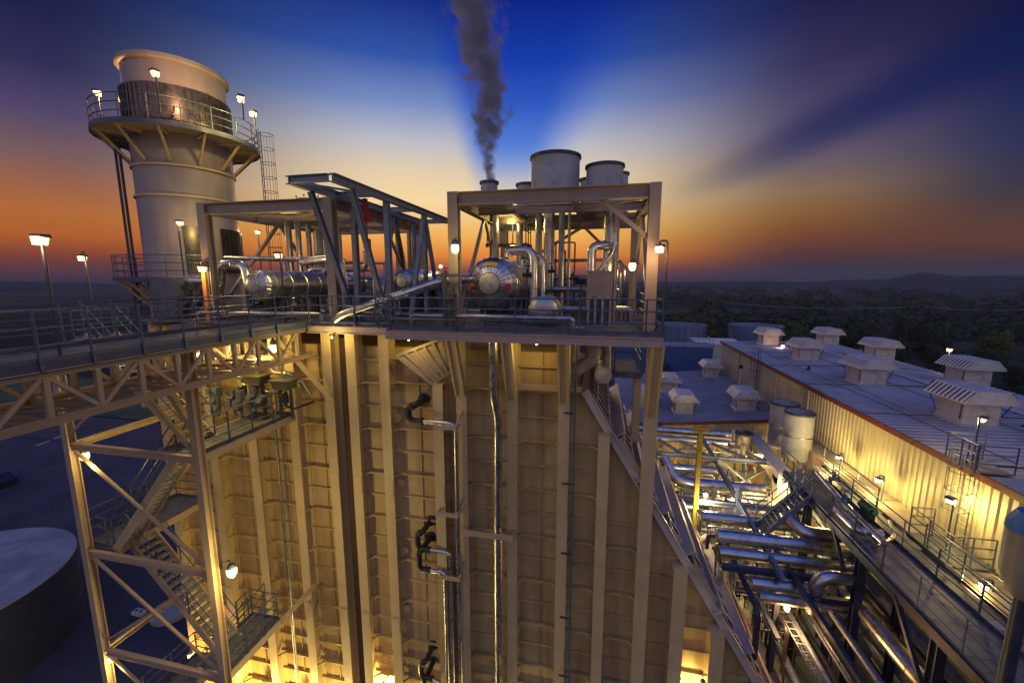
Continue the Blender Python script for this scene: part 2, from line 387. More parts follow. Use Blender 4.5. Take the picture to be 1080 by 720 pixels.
k = MB(); a, b2 = at(291, 355, Y=13.2), at(349, 421, Y=13.85); k.bar(a, b2, .13, .16); k.build('knee_brace', 'tan', dk)
# short stair gate between the two deck levels
g = MB()
for x in (-7.62, -7.3, -6.98):
    g.tube([(x, YD+.12, DK), (x, YD+.12, DK+1.0)], .03, 6)
for z in (.2, .45, .7, 1.0): g.tube([(-7.62, YD+.12, DK+z), (-6.98, YD+.12, DK+z)], .022, 6)
g.build('gate', 'rail', dk)

# ================================================================== footbridge on the left
br = thing('footbridge', (-12.2, 8, DK), 'tan truss footbridge with blue handrails running to the boiler deck', 'bridge')
XA, XB = -11.1, -13.4; Y0, Y1 = 2.6, 13.75
b = MB(); b.box(XB, XA, Y0, Y1, DK-.05, DK); y = Y0
while y < Y1-.1:
    b.box(XB+.01, XA-.01, y, y+.012, DK+.001, DK+.012); y += .14
b.build('deck_plate', 'deck', br)
e = MB()
for x, s in ((XA, 1), (XB, -1)): e.box(x+.002 if s > 0 else x-.04, x+.04 if s > 0 else x-.002, Y0, Y1, DK-.2, DK+.02)
e.build('edge_channel', 'darkblue', br)
ZB, ZT = -2.92, -1.98
ys = [3.35+.9*i for i in range(12)]
for x in (XA-.02, XB+.02):
    t = MB(); t.ibeam((x, Y0, ZB), (x, Y1+.3, ZB), .16, .17, .02); t.ibeam((x, Y0, ZT+.07), (x, Y1, ZT+.07), .16, .14, .02)
    T = t.build('truss', 'beamtan', br)
    for i, y in enumerate(ys):
        MB().bar((x, y, ZB+.07), (x, y, ZT), .10, .10).build('upright', 'beamtan', T)
        if i+1 < len(ys):
            ya, yb = (y, ys[i+1]) if i % 2 == 0 else (ys[i+1], y)
            MB().bar((x, ya+(.06 if yb > ya else -.06), ZB+.1), (x, yb-(.06 if yb > ya else -.06), ZT-.02), .07, .085).build('diagonal', 'beamtan', T)
c = MB()
for i, y in enumerate(ys):
    c.bar((XB+.08, y, ZB), (XA-.08, y, ZB), .09, .10); c.bar((XB+.08, y, ZT+.06), (XA-.08, y, ZT+.06), .08, .09)
    if i+1 < len(ys): c.bar((XB+.1, y+.06, ZB+.0), (XA-.1, ys[i+1]-.06, ZB+.0), .06, .06)
c.build('cross_beam', 'beamtan', br)
railing(br, [(XA+.0, Y0, DK), (XA, 12.4, DK), (XA+.1, Y1, DK)], posts=[(XA+.02, y, DK) for y in (5.0, 6.0, 6.9, 7.95, 9.0, 10.1, 11.2, 12.3)])
railing(br, [(XB, Y0, DK), (XB, Y1, DK)], posts=[(XB-.02, y, DK) for y in (4.2, 5.4, 6.6, 7.8, 9.0, 10.2, 11.4, 12.6)])

# ================================================================== stair tower
st = thing('stair_tower', (-14.4, 11.5, G), 'tan steel stair tower with zigzag flights below the footbridge', 'stair tower')
XR2, XL2, YF, YB = -11.78, -17.0, 9.6, 13.35
for x, y in ((XR2, YF), (XL2, YF)):
    MB().ibeam((x, y, G), (x, y, -2.0 if y < 10 else -5.0), .24, .24, .03, (0, 1, 0)).build('column', 'beamtan', st)
LV = [-5.3, -9.15, -13.0, -16.85, -20.7]
for z in LV:
    zb = z-.12
    MB().ibeam((XL2+.12, YF, zb), (XR2-.12, YF, zb), .14, .22, .025).build('beam', 'beamtan', st)
    MB().ibeam((XL2, YF+.12, zb), (XL2, 14.5, zb), .14, .22, .025).build('beam', 'beamtan', st)
for i, z in enumerate(LV[:-1]):
    MB().bar((XL2+.15, YF+.02, z-.3), (XR2-.15, YF+.02, LV[i+1]+.05), .08, .08).build('brace', 'beamtan', st)
MB().bar((XL2+.1, YF, -5.0), (XL2+2.6, YF+.1, -3.0), .07, .07).build('brace', 'beamtan', st)
MB().bar((XL2+3.2, YF-.1, -3.0), (XR2-.1, YF-.02, -5.25), .09, .12).build('brace', 'beamtan', st)
MB().bar((XL2+3.9, YF+.16, -3.0), (XR2-.1, YF+.2, -4.95), .14, .16).build('brace', 'beamtan', st)
for i, z in enumerate(LV[1:-1]):
    MB().bar((XL2+.1, YF+.1, z-3.6), (XR2-.2, YF+.1, z-.25), .05, .06).build('brace', 'beamtan', st)
for i, z in enumerate(LV):
    right = i % 2 == 0
    x0, x1 = (XR2-1.25, XR2+.0) if right else (XL2-.55, XL2+.95)
    y0, y1 = (YF+.13, 13.6 if i == 0 else 12.0) if right else (YF+.16, 13.2)
    if i == 0: x0 = XR2-1.7
    b = MB(); b.box(x0, x1, y0, y1, z-.04, z)
    y = y0+.05
    while y < y1-.05:
        b.box(x0+.02, x1-.02, y, y+.012, z+.001, z+.014); y += .12
    Lg = b.build('landing', 'deck', st)
    e = MB(); e.box(x1+.002, x1+.06, y0, y1, z-.24, z-.0) ; e.box(x0-.06, x0-.002, y0, y1, z-.24, z-.0)
    e.build('edge_beam', 'beamtan', Lg)
    if right and i: railing(Lg, [(x1-.3, y0+.05, z), (x1-.04, y0+.05, z), (x1-.04, y1-.04, z), (x0+.04, y1-.04, z), (x0+.04, y1-.7, z)], step=.7)
    elif right: railing(Lg, [(x1-.3, y0+.05, z), (x1-.04, y0+.05, z), (x1-.04, y1-.1, z), (x1-.7, y1-.1, z)], step=1.0)
    else: railing(Lg, [(x0+1.2, y0+.04, z), (x0+.04, y0+.04, z), (x0+.04, y1-.1, z), (x1-.1, y1-.1, z)], step=1.0)
def flight(xa, za, xb, zb, y0, y1):
    """one straight flight: two stringers, treads and a handrail each side"""
    s = MB(); A, B = Vector((xa, 0, za)), Vector((xb, 0, zb))
    for y in (y0, y1): s.bar(A+Vector((0, y, -.08)), B+Vector((0, y, -.08)), .06, .26)
    S = s.build('stair_flight', 'beamtan', st)
    n = int(abs(za-zb)/.2); t = MB()
    for i in range(1, n):
        p = A.lerp(B, i/n); t.box(p.x-.13, p.x+.13, y0+.04, y1-.04, p.z-.03, p.z); 
    t.build('treads', 'tread', S)
    for y in (y0, y1): railing(S, [A+Vector((0, y, .05)), B+Vector((0, y, .05))], step=1.5, hs=(1.0, .55), toe=0, r=.02, foot=False)
flight(-16.6, -1.75, XR2-1.0, -5.3, 10.2, 11.05)
flight(XR2-1.1, -5.35, -16.1, -9.15, 9.82, 10.45)
flight(-16.1, -9.15, XR2-.9, -13.0, 10.25, 11.05)
flight(XR2-1.0, -13.0, -16.1, -16.85, 11.6, 12.4)
flight(-16.1, -16.85, XR2-.9, -20.7, 10.25, 11.05)
MB().bar((XR2+.03, 12.02, -13.12), (XR2+.03, 13.98, -13.12), .1, .2).build('wall_tie', 'beamtan', st)

# ================================================================== exhaust stack
SX, SY = -21.4, 18.5
ST = thing('exhaust_stack', (SX, SY, G), 'cream exhaust stack with a dark louvre band and a railed ring platform', 'chimney')
b = MB(); b.lathe([(2.10, G), (2.10, 7.0)], (SX, SY, 0), n=56)
b.build('shell', 'stack', ST)
b = MB(); b.lathe([(2.09, 7.0), (2.09, 10.05), (2.2, 10.06), (2.27, 10.12), (2.27, 10.28), (2.0, 10.28), (2.0, 7.05)], (SX, SY, 0), n=56, cap=False)
b.build('upper_shell', 'stack', ST)
for z in (5.45, 4.05):
    MB().lathe([(2.11, z-.06), (2.19, z-.05), (2.19, z+.03), (2.11, z+.04)], (SX, SY, 0), n=56, cap=False).build('stiffening_ring', 'tan', ST)
b = MB()
b.lathe([(2.13, 7.45), (2.2, 7.46), (2.2, 9.0), (2.13, 9.01)], (SX, SY, 0), n=56, cap=False)
for k in range(56):
    a = 2*math.pi*k/56; d = Vector((math.cos(a), math.sin(a), 0)); p = Vector((SX, SY, 0))+d*2.225
    b.bar(p+Vector((0, 0, 7.47)), p+Vector((0, 0, 8.99)), .05, .05, d)
b.build('louvre_band', 'louvre', ST)
for k0, k1 in ((-.87, -.38), (-.15, .7)):            # dark panels low on the shell
    b = MB(); b.lathe([(2.12, .35), (2.17, .36), (2.17, 2.6), (2.12, 2.61)], (SX, SY, 0), n=8, cap=False, a0=k0, a1=k1)
    for k in range(9):
        a = k0+(k1-k0)*k/8; d = Vector((math.cos(a), math.sin(a), 0)); p = Vector((SX, SY, 0))+d*2.19
        b.bar(p+Vector((0, 0, .38)), p+Vector((0, 0, 2.58)), .03, .04, d)
    b.build('louvre_panel', 'louvre', ST)
def ring_platform(z, R, a0, a1, n, r0=2.14):
    b = MB(); b.lathe([(r0, z-.05), (R, z-.05), (R, z), (r0, z), (r0, z-.05)], (SX, SY, 0), n=n, cap=False, a0=a0, a1=a1)
    P = b.build('ring_platform', 'brownsteel', ST)
    e = MB(); e.lathe([(R+.002, z-.14), (R+.04, z-.14), (R+.04, z+.08), (R+.002, z+.08), (R+.002, z-.14)], (SX, SY, 0), n=n, cap=False, a0=a0, a1=a1); e.build('edge_ring', 'darkblue', P)
    pts = [(SX+(R-.03)*math.cos(a0+(a1-a0)*k/n), SY+(R-.03)*math.sin(a0+(a1-a0)*k/n), z) for k in range(n+1)]
    railing(P, pts, posts=pts[::2], toe=0, foot=False)
    for k in range(0, n, 3 if n > 20 else 4):
        a = a0+(a1-a0)*(k+.5)/n; d = Vector((math.cos(a), math.sin(a), 0)); c = Vector((SX, SY, 0))
        m = MB(); m.bar(c+d*(R-.12)+Vector((0, 0, z-.1)), c+d*2.14+Vector((0, 0, z-1.35)), .09, .10); m.bar(c+d*2.14+Vector((0, 0, z-.12)), c+d*(R-.02)+Vector((0, 0, z-.12)), .08, .12)
        m.build('bracket', 'tan', P)
    return P
b = MB()
for k in range(14):
    a = 2*math.pi*k/14; dz = 1.7*(k % 2); d = Vector((math.cos(a), math.sin(a), 0)); c = Vector((SX, SY, 0))
    for z0, z1 in ((.1+dz, 2.0+dz), (2.0+dz, 4.0+dz*.0)): b.bar(c+d*2.1+Vector((0, 0, z0)), c+d*2.1+Vector((0, 0, z1)), .03, .012, d)
for z in (2.0, 3.1, 6.2): b.lathe([(2.1, z-.015), (2.108, z-.01), (2.108, z+.01), (2.1, z+.015)], (SX, SY, 0), n=56, cap=False)
b.build('weld_seams', 'stack', ST)
ring_platform(6.95, 3.4, 0, 2*math.pi, 36)
ring_platform(.05, 3.3, math.radians(-215), math.radians(-30), 24)
def cage_ladder(p, z0, z1, out, name='ladder', parent=None, m='rail', hoops=True):
    """vertical ladder with safety hoops; `out` points away from what it climbs"""
    o = Vector(out); k = Vector((0, 0, 1)).cross(o); p = Vector((p[0], p[1], 0)); b = MB()
    for s in (-.22, .22): b.tube([p+k*s+Vector((0, 0, z0)), p+k*s+Vector((0, 0, z1))], .025, 6)
    z = z0+.2
    while z < z1: b.tube([p-k*.22+Vector((0, 0, z)), p+k*.22+Vector((0, 0, z))], .014, 5); z += .3
    L = b.build(name, m, parent)
    if hoops:
        c = MB(); z = z0+2.0 if z1-z0 > 4 else z0+.9
        arc = [(-.22, 0), (-.36, .25), (-.3, .52), (0, .66), (.3, .52), (.36, .25), (.22, 0)]
        zs = []
        while z < z1+.05: c.tube([p+k*u+o*v+Vector((0, 0, z)) for u, v in arc], .016, 5); zs.append(z); z += .75
        for u, v in arc[1:-1]: c.tube([p+k*u+o*v+Vector((0, 0, zs[0])), p+k*u+o*v+Vector((0, 0, zs[-1]))], .012, 5)
        c.build('safety_cage', m, L)
    return L
d = Vector((math.sin(math.radians(-41.6)), math.cos(math.radians(-41.6)), 0))
lp = Vector((SX, SY, 0))+Vector((.86, .51, 0)).normalized()*3.55
cage_ladder((lp.x, lp.y), DK, 8.0, Vector((.86, .51, 0)).normalized(), parent=ST)
b = MB(); q0, q1 = at(137, 172, Y=17.0), at(151, 312, Y=16.6)
for dx in (0, .2): b.tube([(-21.9+dx-1.55, 16.75+dx*.2, 6.6), (-21.9+dx-1.55, 16.75+dx*.2, DK)], .06, 8)
b.build('riser_pipe', 'darksteel', ST)
b = MB(); a = math.radians(-98); b.tube([Vector((SX+2.3*math.cos(t), SY+2.3*math.sin(t), 7.1+.9*u)) for t, u in ((math.radians(-75), .0), (math.radians(-62), .05), (math.radians(-52), .25), (math.radians(-47), .6), (math.radians(-45), 1.0))], .035, 6)
b.build('cable', 'rubber', ST)
# ================================================================== steel frames on the deck
ZF = 3.05
def canopy(name, label, x0, x1, y0, y1, xmid, ymid):
    t = thing(name, ((x0+x1)/2, (y0+y1)/2, DK), label, 'steel frame')
    for x in (x0, x1):
        for y in (y0, y1): MB().ibeam((x, y, DK), (x, y, ZF), .36, .36, .04, (0, 1, 0)).build('post', 'brownsteel', t)
    for y in (y0, y1):
        MB().ibeam((x0+.185, y, ZF-.23), (x1-.185, y, ZF-.23), .3, .44, .03).build('beam', 'brownsteel', t)
    for x in (x0, x1):
        MB().ibeam((x, y0+.185, ZF-.22), (x, y1-.185, ZF-.22), .3, .42, .03).build('beam', 'brownsteel', t)
    for y in ymid: MB().ibeam((x0+.17, y, ZF-.26), (x1-.17, y, ZF-.26), .2, .32, .025).build('beam', 'brownsteel', t)
    for x in xmid: MB().ibeam((x, y0+.17, ZF-.235), (x, y1-.17, ZF-.235), .18, .24, .025).build('beam', 'brownsteel', t)
    return t
pf = canopy('canopy_frame', 'tan steel penthouse frame carrying the big round vent drums at the deck end', -5.2, 1.6, 14.4, 22.3, (-3.6, -1.0), (16.9, 19.7))
def brace(t, p, q, w=.12, h=.14, m='brownsteel'): return MB().bar(p, q, w, h).build('brace', m, t)
brace(pf, at(634, 211, Y=14.5), at(683, 250, Y=14.5))
for x in (-5.2, 1.6):
    brace(pf, (x, 18.3, ZF-.4), (x, 14.7, DK+.3)); brace(pf, (x, 18.5, ZF-.4), (x, 22.1, DK+.3))
brace(pf, (-5.0, 14.7, ZF-.36), (-1.1, 16.8, ZF-.36), .12, .1); brace(pf, (-1.0, 16.7, ZF-.36), (1.4, 14.7, ZF-.36), .12, .1)
brace(pf, (1.4, 22.2, .4), (-.9, 22.2, ZF-.4)); brace(pf, (-1.1, 22.2, ZF-.4), (-5.0, 22.2, .4))
b = MB()
for x0, x1, y0, y1 in ((-5.0, -3.75, 14.7, 16.7), (-.85, .3, 17.1, 19.5), (-3.4, -1.15, 19.9, 22.1)):
    b.box(x0, x1, y0, y1, ZF-.12, ZF-.08)
b.build('roof_grating', 'deck', pf)
lf = canopy('canopy_frame', 'tan steel frame over the pipework beside the cream exhaust stack', -15.85, -10.1, 14.3, 22.0, (-14.2, -12.1), (16.8, 19.4))
brace(lf, (-15.85, 18.2, ZF-.4), (-15.85, 14.7, DK+.6)); brace(lf, (-15.85, 18.4, ZF-.4), (-15.85, 21.8, DK+.6))
brace(lf, (-10.1, 18.2, ZF-.4), (-10.1, 21.7, DK+.6)); brace(lf, (-15.65, 14.6, ZF-.36), (-12.2, 16.7, ZF-.36), .14, .12); brace(lf, (-14.1, 16.7, ZF-.36), (-10.3, 14.6, ZF-.36), .12, .1)

# crane gantry between them
gz = 3.22; GR, GL = -8.15, -9.7
gt = thing('crane_gantry', (-8.9, 17, DK), 'blue grey steel crane gantry with two long top rails on slanting legs', 'gantry')
for x in (GR, GL):
    MB().ibeam((x, 11.75, gz-.12), (x, 21.6, gz-.12), .22, .26, .03).build('rail_beam', 'bluesteel', gt)
for y, w in ((11.75, .2), (14.2, .14), (17.6, .14), (21.5, .16)):
    MB().ibeam((GL+.12, y, gz-.12), (GR-.12, y, gz-.12), w, .22, .025).build('cross_beam', 'bluesteel', gt)
brace(gt, (GL+.1, 11.9, gz-.16), (GR-.1, 14.1, gz-.16), .07, .07, 'bluesteel')
yLV, yRV = at(372, 207, X=GL).y, at(407, 203, X=GR).y; yLD, yRD = at(327, 193, X=GL).y, at(370, 189, X=GR).y
for x, yb, ydt in ((GR, yRV, yRD), (GL, yLV, yLD)):
    MB().ibeam((x, yb, DK), (x, yb, gz-.26), .2, .22, .025, (0, 1, 0)).build('leg', 'bluesteel', gt)
    MB().ibeam((x, yb-.25, DK), (x, ydt, gz-.27), .16, .18, .025, (0, 1, 0)).build('leg', 'bluesteel', gt)
    yt = at(447, 220, X=GR).y if x == GR else at(415, 221, X=GL).y
    MB().bar((x, yt-1.75, DK), (x, yt-.05, gz-.27), .16, .17).build('leg', 'bluesteel', gt)
    MB().bar((x, yt+1.75, DK), (x, yt+.05, gz-.27), .16, .17).build('leg', 'darksteel' if x == GL else 'bluesteel', gt)
MB().ibeam((GR, yt if False else at(447, 220, X=GR).y, DK), (GR, at(447, 220, X=GR).y, gz-.26), .17, .2, .025, (0, 1, 0)).build('leg', 'bluesteel', gt)
MB().ibeam((GL, 20.6, DK), (GL, 20.6, gz-.26), .17, .2, .025, (0, 1, 0)).build('leg', 'bluesteel', gt)
# chain hoist hanging from the gantry
hp = at(386, 232, Y=14.6)
ho = thing('chain_hoist', (hp.x, hp.y, gz-.3), 'rusty red chain hoist hanging under the blue gantry rails', 'hoist')
b = MB(); b.box(hp.x-.16, hp.x+.16, hp.y-.2, hp.y+.2, hp.z-.05, hp.z+.35); b.cyl((hp.x, hp.y-.3, hp.z+.15), (hp.x, hp.y+.3, hp.z+.15), .15, 12); b.box(hp.x-.07, hp.x+.07, hp.y-.07, hp.y+.07, hp.z+.35, gz-.2)
b.build('hoist_body', 'red', ho)
MB().tube([(hp.x, hp.y, hp.z), (hp.x, hp.y, hp.z-.75)], .05, 6).build('chain', 'red', ho)
MB().box(hp.x-.11, hp.x+.11, hp.y-.09, hp.y+.09, hp.z-1.05, hp.z-.7).build('hook_block', 'red', ho)

# ================================================================== steam drums
def drum(name, label, p, R, length, zs, plate=True):
    """horizontal clad drum lying away from the camera, dished near end with radial sheets"""
    p = Vector(p); t = thing(name, (p.x, p.y, DK), label, 'steam drum'); d = (0, 1, 0)
    b = MB(); b.lathe([(R, .0), (R, length), (R*.8, length+.4), (R*.3, length+.55)], p, d, 32)
    y = .3
    s = b
    while y < length: s.lathe([(R+.002, y), (R+.018, y+.01), (R+.018, y+.05), (R+.002, y+.06)], p, d, 32, cap=False); y += .9
    b.build('shell', 'silver', t)
    prof = [(R*.40, -.50*R), (R*.62, -.43*R), (R*.84, -.27*R), (R*.97, -.09*R), (R, 0)]
    b = MB(); b.lathe(prof, p, d, 26, cap=False); h = b.build('end_dome', 'silver', t, 12)
    b = MB()
    for k in range(26):
        a = 2*math.pi*k/26; e = Vector((math.cos(a), 0, math.sin(a)))
        b.tube([p+e*(r+.004)+Vector((0, q-.01, 0)) for r, q in prof], .012, 4)
    b.build('seam', 'silverd', h, 0)
    MB().lathe([(.02, -.56*R), (R*.39, -.54*R), (R*.42, -.50*R), (R*.42, -.44*R)], p, d, 24).build('manhole_cover', 'silverd', h)
    if plate:
        b = MB()
        for k in range(6):
            a = math.radians(68+44*k/6); a2 = math.radians(68+44*(k+1)/6)
            f = lambda r, q, a: p+Vector((math.cos(a)*r*R, q*R-.02, math.sin(a)*r*R))
            b.add([f(.66, -.41, a), f(.66, -.41, a2), f(.80, -.31, a2), f(.80, -.31, a), f(.66, -.39, a), f(.66, -.39, a2), f(.80, -.29, a2), f(.80, -.29, a)], [(0, 1, 2, 3), (7, 6, 5, 4), (0, 4, 5, 1), (2, 6, 7, 3)])
        b.build('name_plate', 'yellow', h)
    for y in zs:
        b = MB(); b.box(p.x-R*.75, p.x+R*.75, p.y+y-.12, p.y+y+.12, DK, p.z-R*.65); b.box(p.x-R*.85, p.x+R*.85, p.y+y-.2, p.y+y+.2, DK, DK+.06); b.build('saddle', 'darksteel', t)
    return t
d1 = drum('steam_drum', 'big silver steam drum with a domed end under the penthouse frame', (-4.08, 15.5, -.14), 1.0, 6.0, (.9, 4.8))
for s in (-1, 1):
    b = MB(); p = Vector((-4.08+s*.62, 15.12, -.28)); b.cyl(p, p+Vector((s*.12, -.25, 0)), .09, 10); b.cyl(p+Vector((s*.1, -.22, 0)), p+Vector((s*.14, -.28, 0)), .13, 10); b.build('nozzle', 'red', d1)
d2 = drum('steam_drum', 'smaller silver steam drum with a round end plate near the stack', (-13.55, 14.3, -.24), .62, 6.8, (.8, 5.2))
d3 = drum('steam_drum', 'silver drum partly hidden behind the blue gantry legs', (-9.0, 18.0, -.1), .6, 3.6, (.6, 2.8), False)

# ================================================================== pipes
def pipe(label, pts, r, m='silver', name='steam_pipe', bend=None, n=12, bands=True, group=None, cat='pipe', stubs=()):
    P = [Vector(p) for p in pts]
    b = MB(); b.tube(P, r, n, bend=r*2.6 if bend is None else bend)
    if bands and r > .07:
        for p, q in zip(P[:-1], P[1:]):
            L = (q-p).length; d = (q-p).normalized(); s = r*2.8
            while s < L-r*2.8: b.lathe([(r+.001, -.03), (r+.012, -.025), (r+.012, .025), (r+.001, .03)], p+d*s, d, n, cap=False); s += 1.1
    for p, q in stubs: b.bar(p, q, .1, .1)
    o = b.build(name, m, None); return tag(o, label, cat, group)
pipe('sloping silver pipe rising along the deck from the gantry to the big drum', [(-9.9, 13.95, -1.55), (-9.6, 13.95, -1.33), (-5.55, 14.15, -.02), (-4.9, 15.3, .05)], .17)
# left frame pipework
y = 15.2
pipe('silver pipe loop bulging above the smaller steam drum', [at(262, 300, Y=15.0), at(258, 279, Y=15.0), at(233, 279, Y=15.0), at(232, 300, Y=15.0), at(228, 316, Y=15.0)], .21, bend=.35)
pipe('long thin silver pipe running behind the loop toward the canopy post', [at(238, 272, Y=16.6), at(335, 274, Y=16.6)], .11, stubs=[(at(300, 274, Y=16.6), Vector((at(300, 274, Y=16.6).x, 16.6, DK)))])
pipe('silver pipe bending down beside the tan post in front of the gantry', [at(318, 276, Y=16.2), at(358, 272, Y=16.2), at(362, 300, Y=16.2), Vector((at(362, 300, Y=16.2).x, 16.2, DK))], .19, bend=.4)
pipe('silver pipe running low from the cabinet to the small drum', [at(172, 297, Y=13.95+.9), at(226, 296, Y=14.85), at(229, 318, Y=14.85)], .2, stubs=[])
for i, (px, y, r, z1, lb) in enumerate([(306, 17.5, .15, 2.7, 'left'), (316, 17.3, .14, 2.7, ''), (327, 18.8, .13, 2.7, ''), (337, 20.5, .26, 4.0, ''), (352, 18.2, .11, 2.7, ''), (359, 19.5, .12, 2.7, ''), (420, 20.4, .12, 2.6, ''), (432, 20.6, .11, 2.6, '')]):
    p = at(px, 270, Y=y)
    pipe('upright silver vent pipe among the row inside the left canopy frame', [(p.x, p.y, DK), (p.x, p.y, z1)], r, 'silverd', 'vent_pipe', group='upright pipes in the left canopy frame')
p = at(327, 206, Y=18.5)
def vent_drum(p, R, z0, label, rim=True):
    t = thing('vent_silencer', (p[0], p[1], z0), label, 'silencer', 'round vent drums on the canopy roofs')
    b = MB(); b.lathe([(R, z0), (R, p[2]), (R-.05, p[2]), (R-.05, z0+.1)], (p[0], p[1], 0), n=40, cap=False); b.build('shell', 'ventgrey', t)
    b = MB(); b.lathe([(R+.002, p[2]-.09), (R+.06, p[2]-.085), (R+.06, p[2]+.02), (R-.06, p[2]+.02)], (p[0], p[1], 0), n=40, cap=False); b.build('rim', 'darksteel', t)
    b = MB(); b.lathe([(.0, z0+.3), (R-.06, z0+.3)], (p[0], p[1], 0), n=24, cap=False); b.build('baffle', 'louvre', t)
    f = MB()
    for k in range(6):
        a = k*math.pi/3+.3; f.box(p[0]+math.cos(a)*(R+.03)-.06, p[0]+math.cos(a)*(R+.03)+.06, p[1]+math.sin(a)*(R+.03)-.06, p[1]+math.sin(a)*(R+.03)+.06, z0, z0+.16)
        f.box(p[0]+math.cos(a+.4)*(R+.012)-.03, p[0]+math.cos(a+.4)*(R+.012)+.03, p[1]+math.sin(a+.4)*(R+.012)-.03, p[1]+math.sin(a+.4)*(R+.012)+.03, z0+.9, z0+.98)
    f.build('foot', 'ventgrey', t); return t
q = at(586, 165, Y=18.5); vent_drum((q.x, 18.5, 5.15), 1.03, ZF, 'largest grey vent drum, widest of those on the penthouse roof')
q = at(638, 175, Y=18.5); vent_drum((q.x, 18.5, 4.68), .76, ZF, 'medium grey vent drum in front at the right end of the penthouse roof')
q = at(653, 182, Y=20.8); vent_drum((q.x, 20.8, 4.9), .42, ZF, 'small grey vent drum peeking out behind the medium one at the right end')
q = at(622, 184, Y=21.2); vent_drum((q.x, 21.2, 4.8), .45, ZF, 'small vent drum in the gap between the largest and the medium drum')
q = at(556, 189, Y=20.5); vent_drum((q.x, 20.5, 4.55), .5, ZF, 'small vent drum just left of the largest one')
q = at(516, 193, Y=18.5); PLX, PLZ = q.x, 4.28; vent_drum((q.x, 18.5, PLZ), .37, ZF, 'small steaming vent drum at the left end of the penthouse roof')
q = at(327, 205, Y=18.5); vent_drum((q.x, 18.5, 3.85), .6, ZF, 'low vent drum on top of the left canopy frame')
# penthouse pipework
for px, y, r, z1, lb in [(579, 18.5, .24, 3.0, 'widest upright silver pipe rising to the largest vent drum'), (592, 18.2, .13, 3.0, 'slim upright silver pipe just right of the widest one'), (568, 19.0, .15, 3.0, 'slim upright silver pipe just left of the widest one'),
                         (600, 17.6, .06, 2.9, 'thin upright pipe standing free in the middle of the penthouse frame'), (641, 18.6, .21, 3.0, 'upright silver pipe rising to the medium vent drum'), (649, 17.3, .12, 3.0, 'slim upright silver pipe right of the grey box'),
                         (548, 20.0, .16, 3.0, 'upright silver pipe at the back behind the steam drum'), (522, 19.5, .2, 3.0, 'upright silver pipe below the steaming vent drum')]:
    p = at(px, 270, Y=y); pipe(lb, [(p.x, y, DK), (p.x, y, z1)], r, 'silver' if r > .2 else 'silverd', 'vent_pipe')
p0 = at(536, 264, Y=16.2); p1 = at(562, 264, Y=16.2)
pipe('silver pipe arching from the big drum and down in front of the vent pipes', [Vector((p0.x, 16.2, .9)), Vector((p0.x, 16.2, p0.z)), p1, Vector((p1.x, 16.2, DK))], .19, bend=.38)
p0 = at(549, 270, Y=17.0); p1 = at(572, 270, Y=17.0)
pipe('second silver pipe arching close behind the first beside the big drum', [Vector((p0.x, 17, .6)), p0, p1, Vector((p1.x, 17, DK))], .13, bend=.3)
p0 = at(624, 262, Y=16.2); p1 = at(641, 253, Y=17.0)
pipe('silver pipe elbowing up from the grey box to the medium drum pipe', [at(624, 292, Y=16.2), p0+Vector((0, 0, .1)), Vector((p1.x, 16.4, p0.z+.12)), Vector((p1.x, 18.4, p0.z+.1))], .17, bend=.36)
pipe('slanting silver pipe behind the elbow above the grey box', [at(628, 291, Y=16.9), at(648, 264, Y=16.9), at(649, 240, Y=16.9)], .1)
bp = at(632, 322, Y=16.0); zb0 = at(632, 312, Y=16).z; zb1 = at(632, 287, Y=16).z
bt = thing('equipment_box', (bp.x, 16, DK), 'grey metal box on legs beneath a silver elbow at the deck end', 'cabinet')
b = MB(); b.box(bp.x-.46, bp.x+.46, 15.7, 16.5, zb0, zb1); b.box(bp.x-.48, bp.x+.48, 15.68, 16.52, zb1+.002, zb1+.05); b.build('box', 'vessel', bt)
for dx in (-.4, -.15, .12, .4): MB().box(bp.x+dx-.04, bp.x+dx+.04, 15.75, 15.83, DK, zb0-.002).build('leg', 'silverd', bt)
MB().box(bp.x-.44, bp.x+.44, 15.95, 16.4, DK+.02, zb0-.1).build('inner_unit', 'box', bt)
def valve(p, s, m, label, d=(0, 0, 1), group=None, cat='valve', dz=True):
    p = Vector(p); t = thing('valve', p, label, cat, group); d = Vector(d)
    b = MB(); b.lathe([(.5*s, -.75*s), (.5*s, -.6*s), (.3*s, -.55*s), (.36*s, 0), (.3*s, .55*s), (.5*s, .6*s), (.5*s, .75*s)], p, (1, 0, 0), 12); b.lathe([(.3*s, 0), (.22*s, .8*s), (.4*s, .82*s), (.4*s, .95*s), (.1*s, 1.0*s), (.07*s, 1.7*s)], p, d, 12); b.build('valve_body', m, t)
    w = MB(); c = p+d*1.6*s; u = d.cross(Vector((.3, 1, .2))).normalized(); v = d.cross(u)
    w.tube([c+(u*math.cos(a)+v*math.sin(a))*.6*s for a in [2*math.pi*k/14 for k in range(15)]], .07*s, 5)
    w.tube([c-u*.6*s, c+u*.6*s], .05*s, 4); w.tube([c-v*.6*s, c+v*.6*s], .05*s, 4); w.build('handwheel', m, t)
    if dz: MB().tube([p, (p.x, p.y, DK)], .12*s, 6).build('support', 'darksteel', t)
    return t
valve(at(613, 297, Y=16.6), .3, 'rubber', 'black handwheel valve tilted left beside the grey box', (-.75, -.2, .5))
valve(at(480, 290, Y=14.6), .16, 'rubber', 'black valve beside the post left of the big drum, left of two', dz=True)
valve(at(470, 290, Y=14.6), .16, 'rubber', 'black valve nearest the gantry beside the left penthouse post')
valve(at(556, 290, Y=15.6), .22, 'rubber', 'black valve right of the big drum in front of the arching pipe')
valve(at(349, 288, Y=15.2), .28, 'rubber', 'dark valve standing by the tan canopy post under the gantry')
